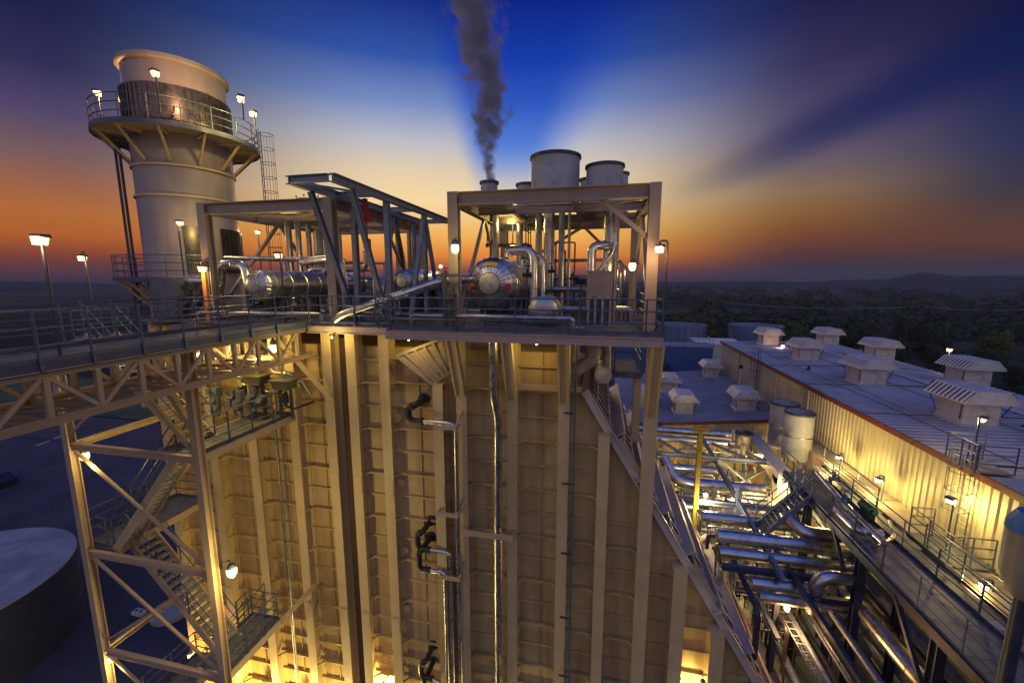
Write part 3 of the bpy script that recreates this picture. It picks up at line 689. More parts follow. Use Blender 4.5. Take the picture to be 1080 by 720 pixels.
valve(at(582, 286, Y=17.2), .2, 'rubber', 'black valve among the upright pipes in the middle of the penthouse')
p = at(469, 300, Y=13.9)
vs = thing('valve_stand', (p.x, 13.9, DK), 'olive valve stand on the deck between gantry and big drum', 'valve stand')
b = MB(); b.box(p.x-.07, p.x+.07, 13.83, 13.97, DK, .1); b.box(p.x-.3, p.x+.5, 13.86, 13.94, .1, .2); b.build('post', 'hood', vs)
b = MB(); b.cyl((p.x+.22, 13.7, -.55), (p.x+.22, 14.1, -.55), .16, 12); b.cyl((p.x+.22, 13.7, -1.0), (p.x+.22, 14.1, -1.0), .13, 12); b.box(p.x+.1, p.x+.34, 13.8, 14.0, DK, -.3); b.build('regulator', 'hood', vs)
# railed pipe cage behind the drum
cg = thing('access_platform', (-3.6, 20.6, 1), 'small dark railed access platform above the big drum', 'platform')
b = MB(); P0 = at(516, 258, Y=20.4); P1 = at(556, 258, Y=20.4)
b.box(P0.x, P1.x, 20.0, 21.4, P0.z-.06, P0.z); b.box(P0.x+.1, P0.x+.2, 20.1, 20.2, DK, P0.z-.06); b.box(P1.x-.2, P1.x-.1, 20.1, 20.2, DK, P0.z-.06); b.build('floor', 'darksteel', cg)
railing(cg, [(P0.x, 21.4, P0.z), (P0.x, 20.02, P0.z), (P1.x, 20.02, P0.z), (P1.x, 21.4, P0.z)], m='darksteel', step=.6, hs=(1.1, .6), toe=0)
for k in range(14):                         # slim instrument pipes
    px = random.choice([503, 507, 527, 533, 541, 545, 553, 586, 596, 606, 610, 655, 660]); y = random.uniform(17, 21.5); p = at(px, 280, Y=y)
    h = random.uniform(.6, 3.4)
    pipe('thin upright instrument pipe standing among the vent pipes of the penthouse', [(p.x, y, DK), (p.x, y, DK+h), (p.x+random.uniform(-.6, .6), y+.1, DK+h)], .035, 'darksteel', 'instrument_pipe', bands=False, n=6, group='instrument pipes in the penthouse')
for k in range(16):
    px = random.uniform(262, 440); y = random.uniform(16.5, 21.5); p = at(px, 280, Y=y); h = random.uniform(.5, 2.8)
    pipe('thin upright instrument pipe standing among the pipework of the left canopy', [(p.x, y, DK), (p.x, y, DK+h), (p.x+random.uniform(-.6, .6), y+.1, DK+h)], .035, 'darksteel', 'instrument_pipe', bands=False, n=6, group='instrument pipes in the left canopy')
for k in range(9):
    px = 478+k*15+random.uniform(-4, 4); y = random.uniform(13.9, 15.2); p = at(px, 330, Y=y)
    s = random.uniform(.12, .2); valve((p.x, y, DK+random.uniform(.3, .8)), s, random.choice(['darksteel', 'silverd', 'hood']), 'little valve in the low row along the front of the penthouse deck', group='low valves along the penthouse deck')
for k in range(12):
    px = 205+k*17+random.uniform(-4, 4); y = random.uniform(14.0, 15.4); p = at(px, 320, Y=y)
    s = random.uniform(.12, .22); valve((p.x, y, DK+random.uniform(.3, 1.0)), s, random.choice(['darksteel', 'silverd', 'hood', 'darksteel']), 'little valve in the low row along the deck under the left canopy', group='low valves along the left deck')
for k in range(16):                         # header pipes crossing the canopies at several heights
    left = k % 2; x0, x1 = ((-15.8, -10.6) if left else (-4.8, 1.2)); y = random.uniform(17, 21.6); z = random.choice([-.9, -.4, .1, .5, .9, 1.2]); r = random.choice([.05, .07, .09, .13])
    xa = x0+random.uniform(0, 1.8); xb = x1-random.uniform(0, 1.8)
    pipe('header pipe crossing behind the drum inside the %s' % ('left canopy frame' if left else 'penthouse frame'), [(xa, y, DK), (xa, y, z), (xb, y, z), (xb, y, min(z+random.choice([-2, .9]), 2.5) if z > .2 else DK)], r, random.choice(['silver', 'silverd']), n=8, group='header pipes in the left canopy' if left else 'header pipes in the penthouse')
# low horizontal pipes near the handrail
for (xa, xb, y, z, r, lb) in [(-6.8, -.9, 14.0, -1.3, .1, 'low silver pipe along the deck in front of the big drum'), (-2.2, 1.2, 17.5, -1.2, .14, 'low silver pipe at the back of the deck by the grey box'), (-16.5, -10.6, 14.1, -1.35, .1, 'low silver pipe along the deck in front of the small drum'), (-10.4, -7.4, 15.5, -1.4, .09, 'low silver pipe crossing below the gantry legs')]:
    pipe(lb, [(xa, y, DK+.02), (xa, y, z), (xb, y, z), (xb, y, DK+.02)], r, 'silverd', bend=.15)
wd = at(572, 325, Y=14.6)
o = MB().lathe([(.55, 0), (.55, 1.3), (.4, 1.5)], (wd.x, 14.8, -1.12), (0, 1, 0), 24)
t = thing('flash_tank', (wd.x, 15, DK), 'short grey horizontal tank low on the deck right of the big drum', 'tank'); o.build('shell', 'silverd', t)
b = MB(); b.lathe([(.2, -.16), (.45, -.1), (.55, 0)], (wd.x, 14.8, -1.12), (0, 1, 0), 24); b.build('end_dome', 'silverd', t)
# cabinet and valve rack left of the small drum
p = at(160, 318, Y=14.2); pb = at(185, 318, Y=14.2); zt = at(170, 293, Y=14.2).z
t = thing('control_cabinet', ((p.x+pb.x)/2, 14.5, DK), 'tall dark grey control cabinet in front of the stack foot', 'cabinet')
b = MB(); b.box(p.x, pb.x, 14.2, 14.9, DK+.1, zt); b.box(p.x+.05, pb.x-.05, 14.25, 14.85, DK, DK+.1); b.build('body', 'box', t)
b = MB(); b.box(p.x+.06, pb.x-.45, 14.175, 14.198, DK+.2, zt-.08); b.build('door', 'box', t)
t = thing('valve_manifold', (-16.4, 14.6, DK), 'dark rack of small valves and tubes between cabinet and canopy post', 'manifold')
xa, xb = at(190, 310, Y=14.6).x, at(226, 310, Y=14.6).x; b = MB()
for k in range(11):
    x = xa+(xb-xa)*k/10; z1 = DK+1.3+.25*math.sin(k*2.1); b.tube([(x, 14.6, DK), (x, 14.6, z1)], .045, 6); b.box(x-.08, x+.08, 14.5, 14.7, z1-.25, z1-.05); b.cyl((x, 14.5, z1-.6), (x, 14.3, z1-.6), .09, 8)
b.build('valve_row', 'darksteel', t)
b = MB(); b.tube([(xa-.1, 14.7, DK+.5), (xb+.1, 14.7, DK+.5)], .06, 8); b.tube([(xa-.1, 14.7, DK+1.0), (xb+.1, 14.7, DK+1.0)], .06, 8); b.build('header', 'silverd', t)
p = at(219, 316, Y=14.1)
t = thing('marker_post', (p.x, 14.1, DK), 'orange painted post with a lamp at the corner of the left deck', 'post')
MB().box(p.x-.09, p.x+.09, 14.02, 14.2, DK, at(219, 276, Y=14.1).z).build('post', 'orange', t)

# ================================================================== steam plume
pl = MB(); prof = []
cx = [(0, .0, .32), (1.2, -.1, .50), (2.2, .0, .78), (3.4, .06, .98), (4.4, -.1, 1.05), (5.6, -.38, 1.15), (7.4, -.72, 1.35), (9.5, -1.1, 1.6), (12.5, -1.7, 2.0)]
n = 20; vs = []; fs = []
for i, (h, dx, r) in enumerate(cx):
    for k in range(n):
        a = 2*math.pi*k/n; vs.append((PLX+dx+1.25*r*math.cos(a), 18.5+1.25*r*math.sin(a), PLZ+.05+h))
for i in range(len(cx)-1):
    for k in range(n): fs.append((i*n+k, i*n+(k+1) % n, (i+1)*n+(k+1) % n, (i+1)*n+k))
fs.append(tuple(range(n-1, -1, -1))); fs.append(tuple((len(cx)-1)*n+k for k in range(n)))
pl.add(vs, fs)
vm = bpy.data.materials.new('steam'); vm.use_nodes = True; nt = vm.node_tree; N = nt.nodes; L = nt.links
N.remove(N['Principled BSDF']); V = N.new('ShaderNodeVolumePrincipled'); L.new(V.outputs['Volume'], N['Material Output'].inputs['Volume'])
V.inputs['Color'].default_value = (.54, .58, .70, 1); V.inputs['Anisotropy'].default_value = .3
geo = N.new('ShaderNodeNewGeometry')
def mth(op, a, b=None, c=None, clamp=False, nt=nt):
    m = nt.nodes.new('ShaderNodeMath'); m.operation = op; m.use_clamp = clamp
    for i, v in enumerate((a, b, c)):
        if v is None: continue
        if isinstance(v, (int, float)): m.inputs[i].default_value = v
        else: nt.links.new(v, m.inputs[i])
    return m.outputs[0]
sx = N.new('ShaderNodeSeparateXYZ'); L.new(geo.outputs['Position'], sx.inputs[0])
hh = mth('SUBTRACT', sx.outputs['Z'], PLZ)
# centre line and radius as smooth functions of height
def curve(xs, ys, src):
    fc = N.new('ShaderNodeFloatCurve'); c = fc.mapping.curves[0]
    mx = max(xs); lo, hi = min(ys), max(ys)
    pts = [(x/mx, (y-lo)/(hi-lo)) for x, y in zip(xs, ys)]
    c.points[0].location = pts[0]; c.points[1].location = pts[-1]
    for p in pts[1:-1]: c.points.new(*p)
    fc.mapping.update(); L.new(mth('DIVIDE', src, mx), fc.inputs['Value'])
    return mth('MULTIPLY_ADD', fc.outputs[0], hi-lo, lo)
ccx = curve([c[0] for c in cx], [c[1] for c in cx], hh); ccr = curve([c[0] for c in cx], [c[2] for c in cx], hh)
nz = N.new('ShaderNodeTexNoise'); nz.inputs['Scale'].default_value = 1.6; nz.inputs['Detail'].default_value = 7; nz.inputs['Roughness'].default_value = .62; nz.inputs['Distortion'].default_value = .6
L.new(geo.outputs['Position'], nz.inputs['Vector'])
dx = mth('SUBTRACT', mth('SUBTRACT', sx.outputs['X'], PLX), ccx); dy = mth('SUBTRACT', sx.outputs['Y'], 18.5)
rr = mth('SQRT', mth('ADD', mth('MULTIPLY', dx, dx), mth('MULTIPLY', dy, dy)))
q = mth('DIVIDE', rr, ccr)
f = mth('SUBTRACT', mth('ADD', mth('MULTIPLY', nz.outputs['Fac'], 3.6), -1.12), q)
f = mth('MULTIPLY', f, 4.2, clamp=True)
dens = mth('DIVIDE', mth('MULTIPLY', f, 3.8), ccr)
L.new(dens, V.inputs['Density'])
vm.cycles.homogeneous_volume = False if hasattr(vm.cycles, 'homogeneous_volume') else False
o = pl.build('steam_plume', vm); tag(o, 'dark grey plume of steam rising from the small vent drum', 'steam', kind='thing')
# ================================================================== turbine hall on the right
HX, HZ = 13.83, -7.0
hall = thing('turbine_hall', (19.5, 30, G), 'long cream ribbed turbine hall with a pale blue sheet roof', 'hall')
HY0, HY1 = 6.0, 50.8
b = MB(); b.box(HX+.05, 25.25, HY0, HY1, G, HZ-.12); y = HY0+.1
while y < HY1-.1:
    w = .10; b.add([(HX+.05, y, -17), (HX, y+.04, -17), (HX, y+.04+w, -17), (HX+.05, y+.08+w, -17), (HX+.05, y, HZ-.2), (HX, y+.04, HZ-.2), (HX, y+.04+w, HZ-.2), (HX+.05, y+.08+w, HZ-.2)],
                   [(0, 1, 5, 4), (1, 2, 6, 5), (2, 3, 7, 6), (0, 3, 2, 1), (4, 5, 6, 7)]); y += .34
x = HX+.2
b.build('wall', 'siding', hall, 20)
b = MB(); RX = 21.1; RZ = -6.78
for x0, z0, x1, z1 in ((HX-.12, HZ, RX, RZ), (RX, RZ, 25.4, HZ)):
    b.add([(x0, HY0, z0), (x1, HY0, z1), (x1, HY1+.1, z1), (x0, HY1+.1, z0), (x0, HY0, z0-.06), (x1, HY0, z1-.06), (x1, HY1+.1, z1-.06), (x0, HY1+.1, z0-.06)], [(0, 1, 2, 3), (7, 6, 5, 4), (0, 4, 5, 1), (2, 6, 7, 3), (0, 3, 7, 4), (1, 5, 6, 2)])
    y = HY0+.1
    while y < HY1:
        b.add([(x0, y-.07, z0+.001), (x0, y-.03, z0+.055), (x0, y+.03, z0+.055), (x0, y+.07, z0+.001), (x1, y-.07, z1+.001), (x1, y-.03, z1+.055), (x1, y+.03, z1+.055), (x1, y+.07, z1+.001)], [(0, 1, 5, 4), (1, 2, 6, 5), (2, 3, 7, 6), (3, 2, 1, 0), (4, 5, 6, 7)]); y += .42
RF = b.build('roof', 'roof', hall, 20)
MB().bar((RX, HY0, RZ+.09), (RX, HY1+.1, RZ+.09), .34, .06).build('ridge_cap', 'white', RF)
b = MB(); b.box(HX-.2, HX-.125, HY0, HY1+.15, HZ-.2, HZ+.06); b.box(HX-.2, 25.4, HY1+.11, HY1+.18, HZ-.2, HZ+.03); b.build('eave_trim', 'redtrim', RF)
b = MB()
for x, dx in ((15.6, 0), (18.9, 0)): b.bar((x, HY0, HZ+(x-HX)*.03+.075), (x, HY1, HZ+(x-HX)*.03+.075), .03, .02)
b.build('lightning_wire', 'darksteel', RF)
b = MB()
for y in (11.9, 18.2, 24.5, 30.8, 37.1, 43.4): b.bar((HX, y, HZ+.07), (RX-.2, y, RZ+.07), .22, .014); b.bar((RX+.2, y, RZ+.07), (25.3, y, HZ+.07), .22, .014)
b.build('sheet_lap', 'ventgrey', RF)
for y in (35.2, 39.8, 30.1, 44.5):
    MB().tube([(HX-.08, y, HZ-.25), (HX-.08, y, -13)], .06, 8).build('downspout', 'siding', hall)
cage_ladder((HX-.12, 39.0), -10.6, HZ+1.1, (-1, 0, 0), 'roof_ladder', hall)
cage_ladder((HX-.12, 17.75), -10.6, HZ+1.1, (-1, 0, 0), 'roof_ladder', hall)
rp = MB(); rp.box(HX-.45, HX+.75, 17.2, 18.5, HZ+.10, HZ+.14); RP = rp.build('roof_landing', 'deck', hall)
railing(RP, [(HX+.75, 17.2, HZ+.14), (HX-.43, 17.2, HZ+.14), (HX-.43, 18.5, HZ+.14), (HX+.75, 18.5, HZ+.14)], step=.8, hs=(1.0, .66, .33), toe=0, foot=False)
def hood_vent(x, y, z, s, label, wx=1.0, ly=1.25, grp='gable roof ventilators'):
    """gravity ventilator: throat box, flared curb, arched hood with ribbed sloping sides"""
    t = thing('roof_ventilator', (x, y, z), label, 'roof ventilator', grp)
    b = MB(); b.box(x-.72*s, x+.72*s, y-.8*s, y+.8*s, z-.15, z+1.3*s)
    for k in (-1, 1): b.box(x-.76*s, x+.76*s, y+k*.82*s-.02, y+k*.82*s+.02, z+.5*s, z+.54*s)
    b.build('throat', 'white', t)
    MB().add, c = None, MB(); c.add([(x-.82*s, y-.9*s, z+.0), (x+.82*s, y-.9*s, z+.0), (x+.82*s, y+.9*s, z+.0), (x-.82*s, y+.9*s, z+.0), (x-.73*s, y-.81*s, z+.13*s), (x+.73*s, y-.81*s, z+.13*s), (x+.73*s, y+.81*s, z+.13*s), (x-.73*s, y+.81*s, z+.13*s)], [(0, 1, 5, 4), (1, 2, 6, 5), (2, 3, 7, 6), (3, 0, 4, 7)])
    c.build('curb', 'roof', t)
    W2, L2 = wx*s*1.12, ly*s; zb = z+1.2*s
    prof = [(-W2, zb), (-W2+.08, zb+.16*s), (-W2*.6, zb+.56*s), (-W2*.45, zb+.62*s), (W2*.45, zb+.62*s), (W2*.6, zb+.56*s), (W2-.08, zb+.16*s), (W2, zb)]
    h = MB(); h.prism([(x+u, v) for u, v in prof], y-L2, y+L2); H = h.build('hood', 'white', t, 25)
    for sg in (-1, 1): MB().bar((x+sg*(W2-.03), y, zb+.10*s), (x+sg*W2*.62, y, zb+.57*s), 2*L2-.06, .03, (sg, 0, .8)).build('gap_shade_panel', 'gapshade', H)  # dark sheet, no opening: paints the shade between lamplit ribs
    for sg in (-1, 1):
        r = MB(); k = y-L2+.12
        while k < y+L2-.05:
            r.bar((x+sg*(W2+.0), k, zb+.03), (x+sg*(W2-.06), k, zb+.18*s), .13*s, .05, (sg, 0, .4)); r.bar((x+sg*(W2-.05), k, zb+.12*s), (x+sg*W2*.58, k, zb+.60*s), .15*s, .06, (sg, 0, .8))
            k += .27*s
        r.build('rib_row', 'slat', H)  # ribs whiter than the hood, lamplight put into their colour
    g = MB()
    for sx in (-1, 1):
        for sy in (-1, 1): g.tube([(x+sx*W2*.85, y+sy*L2*.8, zb), (x+sx*.76*s, y+sy*.7*s, z+.35*s)], .025, 5)
    g.build('stay', 'darksteel', t); return t
RZf = lambda x: HZ+(x-HX)*.03
for (x, y, lb) in [(17.65, 23.6, 'nearest of the white ventilators along the middle of the hall roof'), (17.55, 31.3, 'second nearest white ventilator in the row along the middle of the hall roof'), (17.5, 39.7, 'third nearest white ventilator along the middle of the hall roof'), (17.6, 48.2, 'farthest white ventilator of the middle row, above the glowing roof lamp'),
                   (24.1, 32.6, 'nearest white ventilator of the row along the far edge of the hall roof'), (24.1, 41.6, 'middle white ventilator of the row along the far edge of the hall roof'), (24.0, 50.0, 'farthest white ventilator of the row along the far edge of the hall roof')]:
    hood_vent(x, y, RZf(min(x, RX))-(.0 if x < RX else (x-RX)*.05), 1.0, lb)
for x, y, k in ((19.6, 23.0, 0), (19.9, 27.2, 1), (20.2, 18.6, 2), (16.0, 35.5, 3), (22.6, 30.0, 4)):
    z = HZ+(min(x, 2*RX-x)-HX)*.03; t = thing('pipe_boot', (x, y, z), ['black pipe boot on the hall roof right of the nearest ventilator', 'black pipe boot on the hall roof near the ridge behind the nearest ventilator', 'black pipe boot on the hall roof closest to the right edge', 'black pipe boot on the hall roof by the middle ventilators', 'black pipe boot beyond the ridge of the hall roof'][k], 'roof vent pipe')
    MB().lathe([(.2, 0), (.18, .06), (.09, .12), (.08, .32), (.01, .34)], (x, y, z), n=12).build('boot', 'rubber', t)
pipe('thin grey conduit running across the hall roof between the ventilators', [(16.3, 24.9, HZ+.17), (16.3, 29.7, HZ+.17), (15.2, 29.7, HZ+.16), (15.2, 38.0, HZ+.16)], .035, 'ventgrey', 'roof_conduit', bend=.1, bands=False, cat='conduit')
# lower annex in the corner
AY0, AY1 = 33.0, 50.6
an = thing('annex_building', (8, 42, G), 'lower cream annex with a pale sheet roof against the hall', 'building')
def AZ(x): return -10.25+(x-HX)*.105
b = MB(); b.prism([(2.0, G), (2.0, AZ(2)-.12), (HX-.1, AZ(HX-.1)-.12), (HX-.1, G)], AY0+.06, AY1); x = 2.1
while x < HX-.3:
    b.box(x, x+.12, AY0+.0, AY0+.055, -18, AZ(x)-.2); x += .34
b.build('wall', 'siding', an, 20)
b = MB(); b.prism([(1.9, AZ(1.9)), (HX-.06, AZ(HX-.06)), (HX-.06, AZ(HX-.06)-.07), (1.9, AZ(1.9)-.07)], AY0-.1, AY1+.1); y = AY0
while y < AY1:
    b.prism([(1.9, AZ(1.9)+.05), (HX-.06, AZ(HX-.06)+.05), (HX-.06, AZ(HX-.06)+.002), (1.9, AZ(1.9)+.002)], y-.04, y+.04); y += .42
RA = b.build('roof', 'roof', an, 20)
b = MB(); b.prism([(1.9, AZ(1.9)+.07), (HX-.1, AZ(HX-.1)+.07), (HX-.1, AZ(HX-.1)-.16), (1.9, AZ(1.9)-.16)], AY0-.17, AY0-.103); b.build('eave_trim', 'redtrim', RA)
for (x, y, lb) in [(7.0, 35.6, 'white ventilator on the annex roof nearest the red eave, left of two'), (11.7, 35.8, 'white ventilator on the annex roof nearest the red eave, by the hall wall'), (12.0, 47.6, 'farthest white ventilator on the annex roof, near the hall corner'), (6.9, 42.2, 'white ventilator in the middle of the annex roof behind the boiler post'), (4.3, 37.6, 'white ventilator on the annex roof mostly hidden behind the boiler deck')]:
    hood_vent(x, y, AZ(x), .95, lb)
p = at(780, 405, Y=42); t = thing('flue_pipe', (p.x, 42, AZ(p.x)), 'slim pale flue with a dark cap standing on the annex roof', 'flue')
MB().tube([(p.x, 42, AZ(p.x)), (p.x, 42, AZ(p.x)+2.0)], .12, 10).build('pipe', 'white', t); MB().lathe([(.17, 0), (.17, .3)], (p.x, 42, AZ(p.x)+2.0), n=12).build('cap', 'rubber', t)
# blue building and cooling cells beyond
bb = thing('blue_building', (9, 62, G), 'dark blue flat sided building beyond the annex roof', 'building')
z1 = at(720, 366, Y=57).z; b = MB(); b.box(2, 14.5, 57, 61, G, z1); x = 2.2
while x < 14.3: b.box(x, x+.2, 56.95, 57, G, z1-.3); x += .8
b.build('wall', 'bluewall', bb, 20); b = MB(); b.box(1.9, 14.6, 56.9, 61.1, z1, z1+.12); RB = b.build('roof', 'coolblue', bb)
railing(RB, [(2, 57.0, z1+.12), (14.5, 57.0, z1+.12), (14.5, 61, z1+.12)], step=1.8, hs=(1.0, .55), toe=0)
b = MB(); b.box(8.2, 9.4, 56.9, 56.945, z1-3.2, z1-2.2); b.build('louvre', 'darksteel', bb)
wr = thing('white_roof_shed', (17, 66, G), 'small white roofed shed between the blue building and the hall corner', 'shed')
z2 = at(752, 362, Y=66).z; b = MB(); b.box(14.8, 21, 66, 72, G, z2-.2); b.build('wall', 'white', wr); b = MB(); b.box(14.6, 21.2, 65.8, 72.2, z2-.2, z2); b.build('roof', 'slat', wr)
for (xl, xr, yt, yb, Y, lb) in [(693, 742, 344, 370, 80, 'blue grey flared cooling fan cell left of the white shed'), (768, 822, 345, 368, 88, 'blue grey flared cooling fan cell behind the far ventilator of the hall')]:
    a, c = at(xl, yb, Y=Y), at(xr, yb, Y=Y); cx_, R_ = (a.x+c.x)/2, (c.x-a.x)/2; zt, zb_ = at((xl+xr)/2, yt, Y=Y-R_).z, a.z-.6
    t = thing('cooling_cell', (cx_, Y, G), lb, 'cooling tower')
    b = MB(); b.lathe([(R_*.86, zb_), (R_*.86, zb_+.3), (R_*.90, zb_+.45*(zt-zb_)), (R_*1.02, zt), (R_*.97, zt), (R_*.86, zb_+.5*(zt-zb_))], (cx_, Y, 0), n=40, cap=False); b.build('fan_stack', 'coolblue', t)
    b = MB()
    for k in range(20):
        a_ = 2*math.pi*k/20; d = Vector((math.cos(a_), math.sin(a_), 0)); b.bar(Vector((cx_, Y, zb_))+d*R_*.88, Vector((cx_, Y, zt))+d*R_*1.035, .12, .12, d)
    b.build('rib', 'coolblue', t)
    b = MB(); b.box(cx_-R_*1.5, cx_+R_*1.5, Y-R_*1.2, Y+R_*1.2, G, zb_); b.build('base_block', 'bluewall', t)

# ================================================================== pipe rack between boiler and hall
def beamline(b, p, q, w=.2, h=.26): b.ibeam(p, q, w, h, .03)
ZR = sum(at(px, py, Y=26).z for px, py in ((700, 479), (800, 486)))/2
ZR2 = at(740, 465, Y=31).z
rk = thing('pipe_rack', (8, 26, G), 'blue grey steel pipe rack with braces in front of the annex wall', 'pipe rack')
RX0, RX1 = 3.6, 10.6
for x in (RX0, 7.4, RX1):
    for y in (22.2, 26.0, 31.0): MB().ibeam((x, y, G), (x, y, ZR if y < 30 else ZR2), .24, .26, .03).build('column', 'bluesteel', rk)
for y, z in ((26, ZR), (31, ZR2), (22.2, ZR-.9)):
    for dz in (0, -2.6, -5.2):
        b = MB(); beamline(b, (RX0-.5, y, z+dz), (RX1+.3, y, z+dz)); b.build('beam', 'bluesteel', rk)
for x in (RX0, 7.4, RX1):
    for dz in (-.3, -2.9, -5.5):
        b = MB(); beamline(b, (x, 16.5 if ZR+dz-.6 > slope_z(x)+.7 else 22.35, ZR+dz-.6), (x, 31, ZR+dz), .18, .22); b.build('beam', 'bluesteel', rk)
for x in (4.9, 6.4, 8.6, 9.6):
    MB().bar((x-.5, 30.9, ZR2), (x+.5, 26.1, ZR), .16, .16).build('brace', 'bluesteel', rk)
for x0, x1 in ((RX0, 7.4), (7.4, RX1)):
    for y in (26.02, 31.02):
        z = ZR if y < 30 else ZR2
        MB().bar((x0+.1, y, z-.2), (x1-.1, y, z-2.4), .1, .1).build('brace', 'bluesteel', rk); MB().bar((x0+.1, y+.12, z-2.4), (x1-.1, y+.12, z-.2), .1, .1).build('brace', 'bluesteel', rk)
def xpipe(label, pxa, pxb, pya, pyb, Y, r, m='silver', ends=None, **k):
    a, c = at(pxa, pya, Y=Y), at(pxb, pyb, Y=Y); z = (a.z+c.z)/2
    P = [Vector((a.x, Y, z)), Vector((c.x, Y, z))]
    if ends:
        if ends.get('a'): P.insert(0, P[0]+Vector(ends['a']))
        if ends.get('b'): P.append(P[-1]+Vector(ends['b']))
    return pipe(label, P, r, m, **k)
xpipe('upper of two silver pipes along the annex eave on the rack', 660, 776, 452, 457, 31.6, .26)
xpipe('lower of two silver pipes along the annex eave on the rack', 660, 770, 461, 465, 30.6, .22)
# silver duct turning down
P = [at(776, 458, Y=31.6), at(792, 462, Y=30.5), at(826, 503, Y=24.5)]; P.append(Vector((P[-1].x, P[-1].y, P[-1].z-5)))
b = MB(); w = .8
for p, q in zip(P[:-1], P[1:]): b.bar(p, q, w, w, (0, 0, 1))
for p in P[1:-1]: b.lathe([(w*.5, -w*.5), (w*.5, w*.5)], p, (1, 0, .0), 16)
o = b.build('square_duct', 'duct'); tag(o, 'square silver duct sloping along the rack and turning straight down', 'duct')
xpipe('golden lit pipe with elbow just under the top rack beam', 706, 757, 492, 496, 25.2, .2, ends={'b': (.0, 0, -1.6)})
xpipe('blue and gold reflecting big pipe left of the square duct', 712, 806, 507, 517, 24.2, .31, ends={'a': (-.55, .9, 1.0)})
xpipe('golden pipe low behind the yellow post', 700, 736, 533, 534, 23.0, .24)
xpipe('golden pipe lying deep in the rack left of the duct foot', 762, 830, 538, 544, 23.6, .26)
xpipe('long silver pipe just behind the sloping steel stairs', 740, 842, 547, 553, 20.6, .26)
xpipe('large silver pipe passing below the steel stairs, upper of the pair', 756, 905, 567, 579, 18.6, .30)
xpipe('large silver pipe passing below the steel stairs, lower of the pair', 758, 905, 584, 597, 18.0, .25)
xpipe('blue lit pipe at the level of the first walkway bracket', 792, 870, 614, 624, 17.0, .24)
xpipe('blue lit pipe under the others beside the duct ribs', 800, 900, 630, 641, 16.6, .2)
xpipe('bent silver pipe near the walkway post with an upturned end', 862, 905, 607, 611, 16.4, .24, ends={'a': (0, 0, -1.6)})
xpipe('short silver pipe poking out below the walkway', 846, 880, 556, 571, 19.0, .3, ends={'a': (-.3, .9, .3)})
q0, q1 = at(761, 597, Y=17.4), at(885, 613, Y=17.4); zq = (q0.z+q1.z)/2
sf = thing('support_frame', (8, 17.4, zq), 'dark blue steel portal frame in front of the blue lit pipes', 'steel frame')
MB().ibeam((q0.x, 17.4, zq), (q1.x, 17.4, zq), .2, .24, .03).build('beam', 'darkblue', sf); MB().ibeam((q0.x+.6, 17.4, zq-1.0), (q1.x, 17.4, zq-1.0), .16, .2, .03).build('beam', 'darkblue', sf)
for px in (822, 880): x = at(px, 605, Y=17.4).x; MB().ibeam((x, 17.4, zq-9), (x, 17.4, zq-.125), .2, .22, .03, (0, 1, 0)).build('column', 'darkblue', sf)
# stairway up to the walkway
sw = thing('steel_stairway', (9, 19.5, -11.5), 'short grey steel stairway climbing from the pipes to the walkway', 'stairs')
A, B_ = at(803, 566, Y=19.4), at(856, 524, Y=19.8)
s = MB()
for dy in (0, .85): s.bar(A+Vector((0, dy, 0)), B_+Vector((0, dy, 0)), .06, .24)
S = s.build('stringer', 'bluesteel', sw); t_ = MB()
for i in range(1, 12):
    p = A.lerp(B_, i/12); t_.box(p.x-.12, p.x+.12, p.y+.04, p.y+.81, p.z-.03, p.z+.01)
t_.build('tread', 'deck', sw)
for dy in (0, .85): railing(sw, [A+Vector((0, dy, .1)), B_+Vector((0, dy, .1))], step=.9, hs=(1.0, .55), toe=0, foot=False)
# yellow jib post
P0, P1 = at(733, 536, Y=22.0), at(739, 455, Y=22.0)
yp = thing('jib_post', P0, 'bright yellow post with a short crossbar rising from the pipe rack', 'crane post')
MB().ibeam((P1.x, 22, P0.z-4), (P1.x, 22, P1.z), .22, .22, .03).build('post', 'yellow', yp)
MB().ibeam((P1.x-.38, 22, P1.z+.09), (P1.x+.42, 22, P1.z+.09), .2, .17, .03).build('crossbar', 'yellow', yp)
# vessels beside the hall wall
for (px, pt, pb_, Y, r, lb, m) in [(828, 428, 475, 30.0, .82, 'taller grey vertical tank against the hall wall, behind its twin', 'ventgrey'), (843.5, 438, 487, 27.4, .78, 'grey vertical tank against the hall wall, in front of its twin', 'ventgrey'), (785, 459, 480, 28.6, .52, 'small pale tank hanging at the corner of the rack beside the silver duct', 'silverd')]:
    a = at(px, pt, Y=Y-r); c = at(px, pb_, Y=Y-r); t = thing('vertical_tank', (a.x*(Y/(Y-r)), Y, c.z), lb, 'tank'); X = a.x*(Y/(Y-r))
    b = MB(); b.lathe([(r*.3, c.z-.1), (r, c.z), (r, a.z), (r-.05, a.z), (r-.05, a.z-.4), (0.01, a.z-.42)], (X, Y, 0), n=32, cap=False); b.build('shell', m, t)
    b = MB(); b.lathe([(r+.002, a.z-.1), (r+.04, a.z-.1), (r+.04, a.z+.01), (r-.05, a.z+.012)], (X, Y, 0), n=32, cap=False); b.build('rim', 'darksteel', t)
    b = MB()
    for k in range(3):
        q = k*2.09+.5; b.tube([(X+math.cos(q)*r*.8, Y+math.sin(q)*r*.8, c.z+.1), (X+math.cos(q)*r*.8, Y+math.sin(q)*r*.8, c.z-6)], .09, 8)
    b.build('leg', 'bluesteel', t)
    MB().lathe([(r+.003, (a.z+c.z)/2-.04), (r+.02, (a.z+c.z)/2-.03), (r+.02, (a.z+c.z)/2+.03), (r+.003, (a.z+c.z)/2+.04)], (X, Y, 0), n=32, cap=False).build('band', 'silverd', t)

